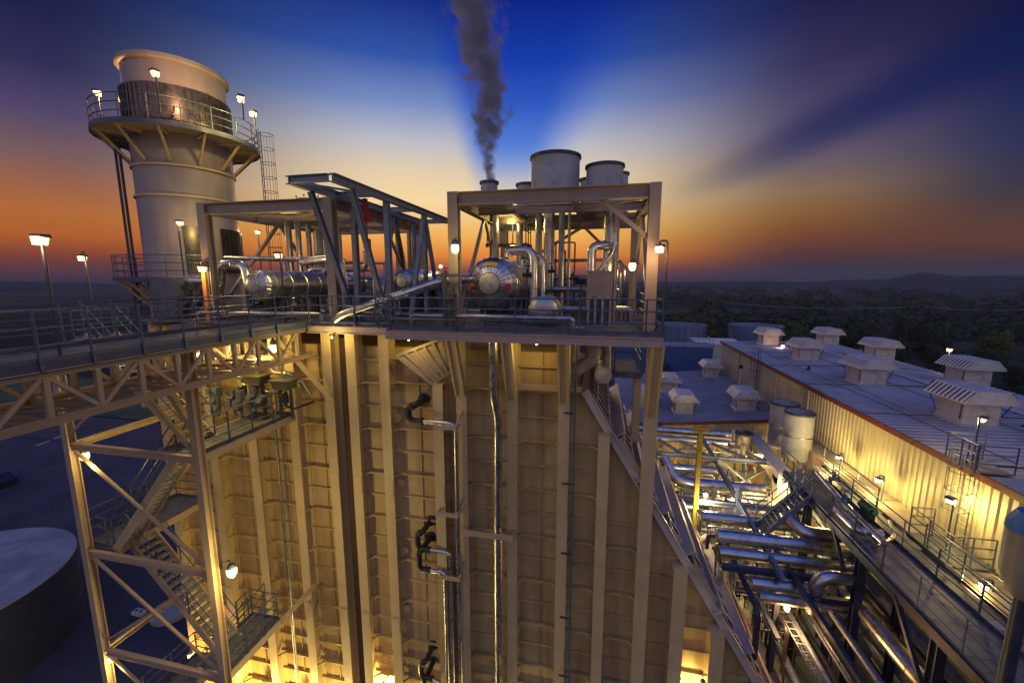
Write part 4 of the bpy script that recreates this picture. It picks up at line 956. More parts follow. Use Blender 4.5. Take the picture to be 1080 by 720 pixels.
# ================================================================== walkway on the right
WZ = -9.8; WX0, WX1 = 9.6, 11.15; WY0, WY1 = 7.0, 22.6
ww = thing('pipe_walkway', (10.4, 15, WZ), 'dark elevated walkway with handrails running toward the viewer on the right', 'walkway')
b = MB(); b.box(WX0, WX1, WY0, WY1, WZ-.05, WZ); y = WY0
while y < WY1:
    b.box(WX0+.02, WX1-.02, y, y+.02, WZ+.001, WZ+.008); y += 1.2
b.build('deck_plate', 'deck', ww)
b = MB(); b.box(WX0-.08, WX0-.002, WY0, WY1, WZ-.3, WZ+.02); b.box(WX1+.002, WX1+.08, WY0, WY1, WZ-.3, WZ+.02); b.build('edge_beam', 'darksteel', ww)
railing(ww, [(WX0, WY0, WZ), (WX0, WY1, WZ)], step=1.9, posts=[(WX0, y, WZ) for y in (8.6, 10.2, 11.8, 13.4, 15.0, 16.6, 18.2, 19.8, 21.4)])
railing(ww, [(WX1, WY0, WZ), (WX1, WY1, WZ)], step=1.9, posts=[(WX1, y, WZ) for y in (8.6, 10.2, 11.8, 13.4, 15.0, 16.6, 18.2, 19.8, 21.4)])
for y in (9.6, 12.6, 16.2, 20.2):
    MB().ibeam((WX0+.1, y, G), (WX0+.1, y, WZ-.06), .26, .28, .03).build('column', 'darksteel', ww)
    MB().ibeam((WX1-.1, y, G), (WX1-.1, y, WZ-.06), .22, .24, .03).build('column', 'darksteel', ww)
    MB().bar((WX0-.05, y+.15, WZ-1.9), (WX0-.05, y+1.6, WZ-.2), .12, .12).build('brace', 'darksteel', ww)
b = MB(); b.bar((WX0-1.6, WY0, WZ-2.1), (WX0-1.6, 20.3, WZ-2.1), .16, .2); b.build('side_beam', 'darksteel', ww)
for y in (9.6, 12.6, 16.2):
    MB().ibeam((WX0-1.6, y, WZ-2.2), (WX0-.05, y, WZ-2.2), .18, .22, .025).build('cross_beam', 'darksteel', ww)
# second lower walkway by the hall
w2 = thing('side_walkway', (12.2, 14, WZ-.35), 'narrow railed walkway squeezed between the main walkway and the hall wall', 'walkway')
b = MB(); b.box(11.6, 12.3, WY0, 24.5, WZ-.42, WZ-.36); b.build('deck_plate', 'deck', w2)
railing(w2, [(12.25, WY0, WZ-.36), (12.25, 17.2, WZ-.36)], step=1.7); railing(w2, [(12.25, 19.95, WZ-.36), (12.25, 24.5, WZ-.36)], step=1.5)
for y in (9, 12.5, 16, 20, 24):
    MB().ibeam((WX1+.085, y, WZ-.535), (12.53, y, WZ-.535), .16, .2, .02).build('cross_beam', 'darksteel', w2); MB().ibeam((12.2, y, G), (12.2, y, WZ-.64), .18, .18, .02).build('column', 'darksteel', w2)
b = MB(); b.box(12.55, HX-.02, WY0, 31.5, -11.6, -10.15); tag(b.build('concrete_ledge', 'ledge', None), 'beige concrete ledge along the foot of the ribbed hall wall', 'ledge')
tag(MB().box(WX1+.09, 11.58, 13.0, 13.35, WZ-.04, WZ-.01).build('bridging_plate', 'ventgrey'), 'pale metal plate bridging the gap between the two walkways', 'plate')
# wall platform with the ladder
wp = thing('wall_platform', (12.9, 18.3, WZ), 'small railed platform on the hall wall below the caged ladder', 'platform')
PZ = -10.05
b = MB(); b.box(12.38, HX-.05, 16.3, 18.3, PZ-.05, PZ); b.build('deck_plate', 'deck', wp)
railing(wp, [(HX-.1, 16.34, PZ), (12.42, 16.34, PZ), (12.42, 18.26, PZ), (13.2, 18.26, PZ)], step=.8, toe=0)
b = MB()
for y in (16.5, 18.1): b.bar((12.32, y, PZ-.16), (12.54, y, PZ-.16), .12, .2); b.bar((12.4, y, PZ-.26), (12.4, y, G), .1, .1)
b.build('bracket', 'darksteel', wp)
# pipes and valves standing on the walkway
zc = WZ+.45
pipe('silver pipe along the far half of the right walkway', [at(862, 499, Z=zc), at(884, 525, Z=zc), at(915, 556, Z=zc), at(933, 573, Z=zc)], .13, 'silver', bend=.2, stubs=[(at(880, 520, Z=zc), at(880, 520, Z=zc)-Vector((0, 0, .44))), (at(925, 565, Z=zc), at(925, 565, Z=zc)-Vector((0, 0, .44)))])
pipe('silver pipe with flanges lying nearest on the right walkway', [at(882, 537, Z=zc-.1), at(905, 560, Z=zc-.1), at(930, 562, Z=zc-.1)], .15, 'silver', bend=.3, stubs=[(at(900, 555, Z=zc-.1), at(900, 555, Z=zc-.1)-Vector((0, 0, .34)))])
for px, py, lb in ((880, 505, 'blue valve farther along the walkway pipe'), (890, 527, 'blue valve nearer on the walkway pipe')):
    valve(at(px, py, Z=zc+.1), .26, 'bluevalve', lb, dz=False)
p = at(921, 540, Z=WZ+.5)
t = thing('green_motor', (p.x, p.y, WZ), 'dark green motor beside the silver pipes on the walkway', 'motor')
b = MB(); b.cyl(p, p+Vector((0, .7, 0)), .2, 14); b.cyl(p+Vector((0, -.12, 0)), p, .1, 10); b.build('motor_body', 'green', t); MB().box(p.x-.15, p.x+.15, p.y+.1, p.y+.6, WZ, p.z-.15).build('foot', 'darksteel', t)
pipe('curved pale pipe end bending round on the walkway', [at(925, 575, Z=WZ+.2), at(944, 566, Z=WZ+.2), at(938, 549, Z=WZ+.2)], .06, 'silver', bend=.3, bands=False)
pipe('big silver pipe running under the right walkway toward the viewer', [(10.05, 17.6, -14.2), (10.05, 16.8, -12.2), (10.05, 7, -12.2)], .33, 'silver', bend=.8)
for i, (x, z, r, y1) in enumerate([(8.1, -12.9, .12, 18), (7.6, -13.4, .10, 17.5), (7.1, -14.0, .12, 18), (7.7, -14.6, .16, 19), (6.7, -15.4, .14, 19), (8.5, -14.4, .1, 17), (7.2, -16.4, .2, 19), (8.4, -16.6, .22, 20), (10.9, -11.2, .18, 21), (11.5, -11.4, .25, 22), (11.3, -12.4, .26, 22), (12.1, -12.0, .3, 22), (11.0, -13.3, .3, 21), (11.9, -13.2, .3, 22), (11.5, -14.4, .34, 22), (12.4, -14.2, .3, 22), (12.0, -15.6, .36, 22), (11.2, -15.8, .34, 22)]):
    x += 1.15 if x < 9 else 0
    pipe('pipe in the dark bundle running toward the viewer below the right walkway', [(x, 8, z), (x, y1, z)], r, 'darksteel' if i % 2 else 'bluesteel', n=10, group='pipe bundle below the walkway')
for i in range(5):
    x = 7.9+i*.36; z = -12.6-.45*(i % 3)
    t = thing('cable_tray', (x, 12, z-2), 'long open cable tray among the pipes below the walkway', 'cable tray', 'cable trays below the walkway')
    b = MB()
    for s in (-.15, .15): b.bar((x+s, 8.5, z-1.2), (x+s, 17, z-1.2), .02, .1)
    y = 8.6
    while y < 17: b.bar((x-.15, y, z-1.23), (x+.15, y, z-1.23), .04, .02); y += .35
    b.build('tray', 'bluesteel', t)
rnd = random.Random(11)
for k in range(40):
    y = rnd.uniform(17.5, 30); z = rnd.choice([-12.2, -12.9, -13.6, -14.6, -15.8, -17])-rnd.uniform(0, .4); r = rnd.choice([.04, .05, .07, .09, .12]) if z > -14 else rnd.choice([.03, .04, .05, .07])
    if k % 5:
        x0 = max(rnd.uniform(4.2, 6.5), (SX0+(SZ0-z)/SK+.9) if y < 22.5 else 0); x1 = max(rnd.uniform(8, 11), x0+1.2)
        pts = [(x0, y, z-rnd.uniform(.5, 1.5)), (x0, y, z), (x1, y, z), (x1, y, z-2)]
    else:
        x0 = max(rnd.uniform(5, 10.5), SX0+(SZ0-z)/SK+1.6); pts = [(x0, y-3, z-2), (x0, y-3, z), (x0, y+2, z), (x0, y+2, z-2)]
    pipe('one of the many tangled pipes lower down inside the steel rack', pts, r, rnd.choice(['silverd', 'silverd', 'orange' if k % 9 == 0 else 'darksteel', 'bluesteel', 'darksteel']), n=8, bands=r > .12, group='tangled pipes inside the rack')
for k in range(44):
    y = rnd.uniform(18, 30.6); z = rnd.uniform(-14.2, -11.7); x0 = max(rnd.uniform(4.0, 7.5), (SX0+(SZ0-z)/SK+1.0) if y < 22.5 else 0); x1 = min(10.4, x0+rnd.uniform(1.5, 4.5)); r = rnd.uniform(.025, .055)
    pts = [(x0, y, z-rnd.uniform(.4, 1.2)), (x0, y, z), (x1, y, z), (x1, y+rnd.choice([-.8, .8]), z), (x1, y+rnd.choice([-.8, .8]), z-1)]
    pts[4] = (x1, pts[3][1], z-1)
    pipe('one of the thin lines strung between the larger pipes in the rack', pts, r, rnd.choice(['silver', 'silverd', 'bluesteel', 'white']), n=6, bands=False, group='thin lines in the rack')
for k in range(10):
    x = rnd.uniform(4.8, 10.4); y = rnd.uniform(19, 30); z = rnd.uniform(-13.5, -12)
    valve((x, y, z), rnd.uniform(.2, .34), rnd.choice(['red', 'darksteel', 'bluevalve', 'darksteel']), 'small valve among the tangled pipes inside the steel rack', group='valves inside the rack', dz=False)
rf = thing('rack_floor', (7.5, 23, -18.5), 'dark concrete floor deep below the tangled rack pipes', 'floor slab')
MB().box(3.2, 12.9, 9, 32.9, -18.7, -18.5).build('slab', 'box', rf)
# vessel on a dark post at the right edge
v0 = at(1084, 600, Y=7.2); t = thing('pole_vessel', (v0.x, 7.2, -12), 'grey round bottomed vessel with a blue top cut by the right edge', 'vessel')
zt = at(1080, 560, Y=7.2).z; zb_ = at(1080, 632, Y=7.2).z; r = .30
MB().lathe([(.05, zb_-.02), (r*.6, zb_+.1), (r*.95, zb_+.4), (r, zt)], (v0.x, 7.2, 0), n=28, cap=False).build('body', 'vessel', t)
MB().lathe([(r+.01, zt), (r*1.0, zt+.12), (r*.7, zt+.3), (.02, zt+.38)], (v0.x, 7.2, 0), n=28, cap=False).build('top', 'topblue', t)
MB().tube([(v0.x, 7.2, -14), (v0.x, 7.2, zb_)], .09, 10).build('post', 'darksteel', t)
# ================================================================== pipes on the boiler face
def wallpipe(label, pts, r, m='silver', bend=None, **k): return pipe(label, pts, r, m, bend=bend, **k)
def drainpipe(label, hose, run, r, zend=-19.5):
    t = thing('drain_pipe', hose[0], label, 'pipe')
    MB().tube(hose, r*1.45, 12, r*4).build('hose', 'rubber', t)
    b = MB()
    for p in (hose[1].lerp(hose[2], .5), hose[-1]): b.lathe([(r*1.5, -.05), (r*1.75, -.04), (r*1.75, .04), (r*1.5, .05)], p, (hose[2]-hose[1]) if p is not hose[-1] else (run[1]-run[0]), 12)
    b.lathe([(r*2.9, 0), (r*2.9, .05), (r*1.5, .06), (r*1.5, .25)], (hose[0].x, YP-.06, hose[0].z), (0, -1, 0), 16); b.build('clamp', 'rubber', t)
    b = MB(); P = list(run)+[Vector((run[-1].x, run[-1].y, zend))]; b.tube(P, r, 12, r*3.2)
    z = P[-2].z-.5
    while z > zend: b.lathe([(r+.001, -.02), (r+.01, -.015), (r+.01, .015), (r+.001, .02)], (P[-1].x, P[-1].y, z), (0, 0, 1), 12, cap=False); z -= .25
    b.build('pipe', 'silver', t); return t
yy = 13.75
def hose_at(px, py, side, drop, yo):
    p = at(px, py, Y=YP-.1); a = Vector((p.x, YP-.1, p.z)); q = Vector((p.x, yo, p.z+.0)); 
    return [a, q, Vector((p.x-side, yo, p.z-.12)), Vector((p.x-side, yo, p.z-drop)), Vector((p.x+.25, yo, p.z-drop))]
x1, x2, x3 = at(481, 470, Y=yy).x, at(475.5, 600, Y=yy).x, at(470.5, 620, Y=yy).x
h = hose_at(447, 421, .30, .62, yy); drainpipe('silver drain pipe starting at the topmost black hose on the boiler wall', h, [h[-1], Vector((x1, yy, h[-1].z))], .085)
h = hose_at(454, 549, .22, .72, yy-.02); drainpipe('silver drain pipe from the upper black hose halfway down the boiler wall', h, [h[-1], Vector((x2, yy-.02, h[-1].z))], .075)
h = hose_at(454, 566, .14, .85, yy-.06); drainpipe('silver drain pipe from the lower black hose halfway down the boiler wall', h, [h[-1], Vector((x3, yy-.06, h[-1].z))], .075)
h = hose_at(457, 680, .22, .75, yy-.04); drainpipe('silver drain pipe from the upper black hose at the foot of the picture', h, [h[-1], Vector((x2-.17, yy-.3, h[-1].z)), ], .07)
h = hose_at(457, 697, .1, .9, yy-.08); drainpipe('silver drain pipe from the lower black hose at the foot of the picture', h, [h[-1], Vector((x3-.12, yy-.34, h[-1].z))], .07)
for px, py in ((472, 449), (474, 540), (476, 606)):
    p = at(px, py, Y=13.8); t = thing('pipe_bracket', p, {449: 'tan bracket holding the drain pipe below the topmost hose', 540: 'tan bracket holding the drain pipes above the middle hoses', 606: 'tan bracket holding the drain pipes below the middle hoses'}[py], 'bracket')
    b = MB(); b.bar((p.x-.45, 13.62, p.z), (p.x+.42, 13.62, p.z), .06, .16); b.bar((p.x-.42, 13.62, p.z), (p.x-.42, 14.0, p.z), .06, .08); b.bar((p.x+.38, 13.62, p.z), (p.x+.38, 13.99, p.z), .06, .08); b.bar((p.x+.38, 13.66, p.z+.05), (p.x+.5, 13.98, p.z+.55), .05, .06); b.build('bracket', 'beamtan', t)
a, c, d, e = at(520, 352, Y=13.6), at(520, 420, Y=13.6), at(525, 440, Y=13.75), at(525, 720, Y=13.75)
t = pipe('long silver vent pipe running down the boiler wall with one offset bend', [Vector((a.x, 13.62, -1.9)), Vector((a.x, 13.62, c.z)), Vector((d.x, 13.75, d.z)), Vector((d.x, 13.75, -19.5))], .165, 'silver', 'vent_pipe', bend=.3, n=16)
p = at(516, 561, Y=13.7); t = thing('pipe_bracket', p, 'tan bar bracket clasping the long silver vent pipe', 'bracket'); q = at(541, 561, Y=13.5)
b = MB(); b.bar((at(489, 558, Y=13.5).x, 13.5, p.z), (q.x, 13.5, p.z), .08, .2); b.bar((q.x-.04, 13.54, p.z), (q.x-.04, 13.99, p.z), .06, .14); b.bar((at(489, 558, Y=13.5).x+.05, 13.54, p.z), (at(489, 558, Y=13.5).x+.05, 13.99, p.z), .06, .14); b.build('bar', 'beamtan', t)
cx1 = at(605, 480, Y=13.9).x; t = thing('conduit', (cx1, 13.9, -3), 'thin blue green conduit clipped down the right part of the boiler wall', 'conduit')
MB().tube([(cx1, 13.9, -2.0), (cx1, 13.9, -19.5)], .035, 8).build('pipe', 'blueprim', t)
for py in (436, 511, 585, 653, 715):
    z = at(600, py, Y=13.9).z; MB().box(-1.14+.0, cx1+.05, 13.93, 13.97, z-.025, z+.025).build('clip', 'darksteel', t)
cx2 = at(300, 560, Y=13.75).x; t = tag(MB().tube([(cx2, 13.75, -5.2), (cx2, 13.75, -19.5)], .06, 8).build('riser_pipe', 'silverd'), 'grey riser pipe beside the tower landings on the boiler wall', 'pipe')
cx3 = at(312, 600, Y=13.8).x
# pipework under the right end of the deck
pipe('fat pale elbow pipe under the right end of the deck', [at(600, 352, Y=14.8), at(622, 352, Y=15.0), at(629, 378, Y=15.0), at(606, 390, Y=15.0), at(598, 389, Y=15.4)], .26, 'white', bend=.5)
pipe('upright silver pipe under the right end of the deck', [at(640, 350, Y=15.4), at(640, 395, Y=15.4)], .16)
q = at(636, 396, Y=14.6); t = thing('end_cap_vessel', q, 'round grey capped pipe end below the upright pipe', 'vessel')
MB().lathe([(.01, -.1), (.22, -.07), (.3, 0), (.3, 1.5)], q, (0, 1, 0), 24).build('shell', 'white', t)
lp_ = thing('lower_platform', (1.2, 19, -3.4), 'little railed grating platform seen below the right end of the deck', 'platform')
z = at(660, 392, Y=17).z; xa, xb = at(648, 392, Y=17).x, at(676, 392, Y=17).x
b = MB(); b.box(xa, xb, 17, 20, z-.06, z); b.box(xa, xb, 16.94, 16.998, z-.25, z+.02); b.build('deck_plate', 'deck', lp_); railing(lp_, [(xa, 17.03, z), (xb, 17.03, z), (xb, 20, z)], step=.9, hs=(1.1, .8, .5), toe=0)
MB().ibeam((xb-.1, 17.3, z-9), (xb-.1, 17.3, z-.06), .3, .3, .03).build('column', 'tan', lp_)
# boxes and valves on the first tower landing
for i, (px, py, lb) in enumerate([(272, 401, 'hooded grey green control box under the footbridge, left of two'), (301, 406, 'hooded grey green control box nearest the boiler wall with a cable fitting')]):
    p = at(px, py, Y=13.2); t = thing('control_box', (p.x, 13.2, p.z-1.4), lb, 'control box')
    b = MB(); b.prism([(p.x-.32, p.z-.12), (p.x+.32, p.z-.12), (p.x+.4, p.z+.2), (p.x-.4, p.z+.2)], 12.9, 13.4); b.box(p.x-.43, p.x+.43, 12.82, 13.45, p.z+.202, p.z+.25); b.build('hood', 'hood', t)
    b = MB(); b.box(p.x-.3, p.x-.22, 13.1, 13.2, -5.3, p.z-.15); b.box(p.x+.22, p.x+.3, 13.1, 13.2, -5.3, p.z-.15); b.build('leg', 'rail', t)
    if i: c = MB(); c.tube([(p.x+.1, 13.1, p.z-.2), (p.x+.1, 13.0, p.z-.75), (p.x+.5, 13.0, p.z-.85), (p.x+.9, 13.6, p.z-.7)], .05, 6, .1); c.cyl((p.x+.1, 13, p.z-.3), (p.x+.1, 13, p.z-.6), .13, 10); c.build('cable_fitting', 'rubber', t)
pr_ = at(250, 415, Y=13.0)
t = thing('valve_manifold', (pr_.x, 13, -5.3), 'row of grey valves on a frame behind the tower landing rails', 'manifold'); b = MB()
for k in range(9):
    x = pr_.x-1.3+k*.32+.09*math.sin(k*5.1); q = .22*math.sin(k*3.7); yq = 13+.2*math.sin(k*2.3); b.box(x-.08-.03*(k % 3), x+.08+.03*(k % 2), yq-.1, yq+.1, -4.5+q, -4.25+q*.6+.1*(k % 2)); b.cyl((x, yq, -5.3), (x, yq, -4.5+q), .04+.02*(k % 2), 8); b.cyl((x-.12, yq-.15, -4.8-q), (x+.12, yq-.15, -4.8-q), .07+.03*(k % 3), 8); b.cyl((x, yq-.12, -4.6+q), (x, yq-.3, -4.55+q), .1*(k % 2)+.03, 10)
b.tube([(pr_.x-1.5, 13.15, -4.9), (pr_.x+1.4, 13.15, -4.9)], .07, 8); b.build('valve_row', 'box', t)
for k in range(10):
    y = 13.3+.1*(k % 3); x = -17.5+k*.62; z = -3.6-.25*(k % 4)
    pipe('thin pipe in the lit tangle between footbridge and boiler wall', [(x, y, -2.1), (x, y, z), (x+.9, y, z), (x+.9, y+.4, z-.6)], .05+.02*(k % 3), 'silverd', n=8, bands=False, group='thin pipes behind the footbridge')
# roof panels and framing west of the footbridge
ws = thing('west_platform', (-17, 12.4, -2.3), 'pinkish steel plate platform beyond the footbridge rail', 'platform')
b = MB(); b.box(-19.6, -13.75, 11.6, 13.7, -2.32, -2.26); b.build('deck_plate', 'pink', ws)
b = MB()
for x in (-19.4, -18.2, -17, -15.8, -14.6): b.bar((x, 11.5, -2.42), (x, 13.9, -2.42), .14, .2)
b.bar((-19.6, 11.62, -2.42), (-13.75, 11.62, -2.42), .12, .2); b.build('joist', 'pink', ws)
railing(ws, [(-19.5, 11.65, -2.26), (-19.5, 13.6, -2.26)], step=1.0)
for x in (-19.4, -14.2): MB().ibeam((x, 13.7, -5.5), (x, 13.7, -2.5), .2, .2, .025).build('post', 'beamtan', ws)

# ================================================================== lamps in view, and wall foot lamps added unseen
def deckpt(px, py, Z=DK): return at(px, py, Z=Z)
b0 = at(66, 378, X=-11.16); hd = at(43, 252, X=-11.2, ) if False else None
d0 = Vector((-11.22, 6.42, DK)); r_ = ray(42.5, 251); k_ = 6.42/r_.y; hp_ = r_*k_
flood_lamp(d0, (hp_.x, 6.42, hp_.z), 'largest and nearest floodlight, on a pole at the footbridge rail', 20, WARM, aim=(.4, -1, 0), size=.30)
p = at(87, 271, Y=11.7); flood_lamp((-19.45 if False else p.x+.12, 11.7, -2.2), p, 'floodlight on a thin pole left of the stack, beyond the nearest one', 14, WARM, aim=(.6, -1, 0), size=.3)
for px, py, a, lb in [(102, 97, -150, 'floodlight on the stack platform at its left rim'), (163, 76, -97, 'floodlight on the stack platform right in front of the louvre band'), (254, 103, -38, 'floodlight on the stack platform right of the shell, higher of two'), (267, 119, -8, 'floodlight on the stack platform at its right rim, lower of two')]:
    a = math.radians(a); bx_, by_ = SX+3.36*math.cos(a), SY+3.36*math.sin(a); p = at(px, py, Y=by_)
    flood_lamp((p.x+.05, by_, 6.95), (p.x, by_, p.z), lb, 115, (1.0, .50, .20) if px < 200 else YEL, aim=(SX-bx_, SY-by_, 0), size=.36, bulb_off=1.4)
p = at(189, 234, Y=15.6); flood_lamp((p.x-.08, 15.6, DK), p, 'floodlight low on the stack beside the dark louvre panels', 50, YEL, aim=(.3, 1, 0), size=.32, bulb_off=.8)
p = at(214, 282, Y=13.95); flood_lamp((p.x+.2, 14.0, -.6), p, 'square lamp at the top of the orange post', 40, WARM, aim=(-.3, -1, 0), size=.36)
p = at(293, 268, Y=14.15); flood_lamp((p.x+.1, 14.15, DK), p, 'floodlight in front of the left canopy above the small drum', 60, YEL, aim=(.3, 1, 0), size=.32)
p = at(272, 244, Y=21.5); flood_lamp((p.x, 21.5, DK), p, 'small lamp far behind the canopy brace near the ladder', 25, WARM, aim=(0, -1, 0), size=.3)
p = at(480, 261, Y=14.1); jar_lamp(p, (-.35, 1, 0), 'jar lamp hung on the left front post of the penthouse frame', 22, YEL, .32)
p = at(696, 261, Y=13.7); flood_lamp((at(704, 261, Y=13.7).x, 13.7, DK), p, 'square floodlight with hooked pole outside the right penthouse post', 34, (1.0, .58, .25), aim=(-.5, -1, 0), size=.34)
p = at(667, 280, Y=19); jar_lamp(p, (.6, 1, 0), 'jar lamp inside the right side of the penthouse frame', 45, YEL, .36)
p = at(542, 233, Y=20.2); jar_lamp(p, (0, 1, 0), 'bright lamp under the penthouse roof over the access platform', 60, YEL, .22)
p = at(689, 282, Y=21.9) if False else at(465, 280, Y=21.5); flood_lamp((p.x, 21.5, DK), p, 'tiny distant lamp between gantry legs and penthouse', 15, WARM, aim=(0, -1, 0), size=.24)
p = at(212, 374, Y=12.6); jar_lamp(p, (0, 1, 0), 'glowing jar lamp behind the footbridge truss', 90, YEL, .3)
p = at(288, 366, Y=13.5); jar_lamp(p, (0, 1, 0), 'bright jar lamp under the deck corner where the bridge joins', 80, YEL, .34)
p = at(86, 479, Y=9.75); jar_lamp(p+Vector((.12, 0, 0)), (-1, 0, 0), 'jar lamp high on the left column of the stair tower', 38, YEL, .3)
p = at(237, 604, Y=9.5); jar_lamp(p+Vector((.1, .15, 0)), (-1, .2, 0), 'jar lamp on the right column of the stair tower above the lower landing', 200, YEL, .34)
p = at(116, 692, Y=9.75); jar_lamp(p+Vector((.06, 0, 0)), (-1, 0, 0), 'jar lamp low on the left column of the stair tower', 38, YEL, .3)
p = at(201, 690, Y=13.6); jar_lamp(p, (0, 1, 0), 'small orange lamp near the lowest visible stair flight', 120, SOD, .28)
# lamps at the foot of the boiler wall, thrown up the panels
for px, py, lb, w in [(404, 716, 'floodlight bracketed to the boiler wall near the lower edge of the picture', 260), (716, 708, 'lamp on the boiler wall below the inlet duct, left of two', 90), (742, 712, 'lamp on the boiler wall below the inlet duct, right of two', 80)]:
    p = at(px, py, Y=14.2)
    t = jar_lamp((p.x, 14.2, p.z-.35), (0, 1, 0), lb, 0, YEL, .28); bulb(t, (p.x, 14.05, p.z-.7), w, YEL, .1)
for x, z, w_ in ((-17.6, -19.3, 260), (-15.3, -19.3, 260), (-13.2, -19.3, 260), (-11.3, -19.3, 200), (-7.0, -19.3, 120), (-2.0, -19.5, 120)):  # unseen lamps added below the view to brighten the boiler panels
    jar_lamp((x, 13.9, z), (0, 1, 0), {-17.6: 'added unseen wall foot lamp at the far left bay of the boiler, below the picture', -15.3: 'added unseen wall foot lamp in the second bay from the left, below the picture', -13.2: 'added unseen wall foot lamp in the third bay from the left, below the picture', -11.3: 'added unseen wall foot lamp left of the expansion joint, below the picture', -7.0: 'added unseen wall foot lamp under the black hoses, below the picture', -2.0: 'added unseen wall foot lamp under the long vent pipe, below the picture'}[x], w_*(.85 if x > -8 else .9), YEL, .28)
for px, w_ in ((350, 26), (431, 26), (566, 20)):
    p = at(px, 355, Y=13.55); jar_lamp((p.x, 13.55, -2.12), (0, 1, 0), {350: 'small lamp under the deck edge near the footbridge corner', 431: 'small lamp under the deck edge above the sloping hopper panel', 566: 'small lamp under the deck edge right of the long vent pipe'}[px], w_, YEL, .085)
# hall side lamps
for px, py, Y, w, lb, col in [(885, 481, 12.9, 120, 'pole lamp at the far end of the ribbed hall wall', YEL), (927, 505, 12.9, 120, 'pole lamp in the middle of the ribbed hall wall', YEL), (1039, 616, 12.7, 60, 'pole lamp nearest along the foot of the hall wall', YEL)]:
    p = at(px, py, X=Y); flood_lamp((p.x+.2, p.y, -10.15), p, lb, w, col, aim=(-1, -.2, 0), size=.3, pole='rail', gl='gloww'); 
p = at(1003, 526, X=12.9); flood_lamp((p.x+.1, p.y, -10.05), p, 'bright pole lamp on the wall platform below the caged ladder', 95, YEL, aim=(1, .5, 0), size=.34, pole='rail', gl='gloww')
p = at(1037, 441, X=14.05); flood_lamp((p.x-.1, p.y, HZ+.12), p, 'glowing square lamp on a pole by the roof landing', 60, WARM, aim=(-.6, .9, 0), size=.3, pole='rail')
p = at(1002, 368, Y=40); flood_lamp((p.x, 40, HZ-.1), p, 'lamp on the far edge of the hall roof against the trees', 40, WARM, aim=(-1, 0, 0), size=.4, pole='rail')
p = at(826, 364, Y=46); flood_lamp((p.x+.2, 46, RZf(p.x)), p, 'small orange lamp on the hall roof in front of the farthest ventilator', 30, (1.0, .5, .3), aim=(-1, -1, 0), size=.4, pole='rail')
# rack lamps
for px, py, Y, w, lb, col in [(744, 521, 22.4, 230, 'bright lamp beside the yellow jib post', (1.0, .80, .45)), (828, 510, 23.9, 160, 'lamp at the bend of the square silver duct', WARM), (797, 536, 24.6, 280, 'lamp deep in the rack beside the duct, right of two', YEL), (797+8-26, 530, 26.0, 320, 'lamp deep in the rack beside the duct, left of two', SOD), (776, 474, 29.9, 260, 'lamp against the annex wall under the eave pipes', (1.0, .62, .2)), (690, 515, 27.5, 230, 'lamp at the left end of the rack behind the boiler corner', YEL), (862, 508, 22.4, 70, 'small yellow lamp at the head of the steel stairway', YEL), (830, 640, 17.0, 90, 'orange lamp glowing low among the pipes under the walkway', SOD)]:
    p = at(px, py, Y=Y); jar_lamp(p, (0, 1, 0), lb, w, col, .26, 'gloww' if px == 744 else 'glowy')

# ================================================================== ground, road, tank, car park
def struct(o, label=None): o['kind'] = 'structure'; return o
gm = bpy.data.materials.new('ground_cover'); gm.use_nodes = True; nt = gm.node_tree; N = nt.nodes; L = nt.links; bs = N['Principled BSDF']; bs.inputs['Roughness'].default_value = .95; bs.inputs['Specular IOR Level'].default_value = .1
geo = N.new('ShaderNodeNewGeometry')
def ramp(fac, stops):
    r = N.new('ShaderNodeValToRGB'); e = r.color_ramp.elements
    e[0].position, e[0].color = stops[0][0], (*stops[0][1], 1); e[1].position, e[1].color = stops[-1][0], (*stops[-1][1], 1)
    for p, c in stops[1:-1]: x = e.new(p); x.color = (*c, 1)
    L.new(fac, r.inputs['Fac']); return r.outputs['Color']
mp = N.new('ShaderNodeMapping'); mp.inputs['Scale'].default_value = (.006, .02, 1); L.new(geo.outputs['Position'], mp.inputs['Vector'])
n1 = N.new('ShaderNodeTexNoise'); n1.inputs['Scale'].default_value = 1.0; n1.inputs['Detail'].default_value = 7; L.new(mp.outputs['Vector'], n1.inputs['Vector'])
n2 = N.new('ShaderNodeTexNoise'); n2.inputs['Scale'].default_value = .35; n2.inputs['Detail'].default_value = 6; L.new(geo.outputs['Position'], n2.inputs['Vector'])
c1 = ramp(n1.outputs['Fac'], [(.36, (.012, .022, .014)), (.5, (.026, .038, .022)), (.6, (.10, .105, .05)), (.68, (.04, .06, .028))]); c2 = ramp(n2.outputs['Fac'], [(.3, (.45, .45, .45)), (.7, (1.2, 1.2, 1.2))])
mx = N.new('ShaderNodeMix'); mx.data_type = 'RGBA'; mx.blend_type = 'MULTIPLY'; mx.inputs['Factor'].default_value = 1; L.new(c1, mx.inputs['A']); L.new(c2, mx.inputs['B']); L.new(mx.outputs['Result'], bs.inputs['Base Color'])
b = MB(); S = 1850
b.add([(-S, -250, G-.03), (S, -250, G-.03), (S, S, G-.03), (-S, S, G-.03)], [(0, 1, 2, 3)]); struct(b.build('ground', gm, None, 0))
M['asphalt'] = mat('asphalt', (.036, .044, .070), .75, var=.35, scale=.18, dirt=(.075, .076, .085), dscale=.12, bump=.15, bscale=12)
b = MB(); b.add([(-92, -30, G), (14, -30, G), (14, 48, G), (-92, 48, G)], [(0, 1, 2, 3)]); struct(b.build('yard_asphalt', 'asphalt', None, 0))
M['track'] = mat('access_road', (.060, .062, .072), .8, var=.25, scale=.3)
b = MB(); b.add([(-400, 44, G+.004), (-20, 44, G+.004), (-20, 52, G+.004), (-400, 58, G+.004)], [(0, 1, 2, 3)]); struct(b.build('road', 'track', None, 0))
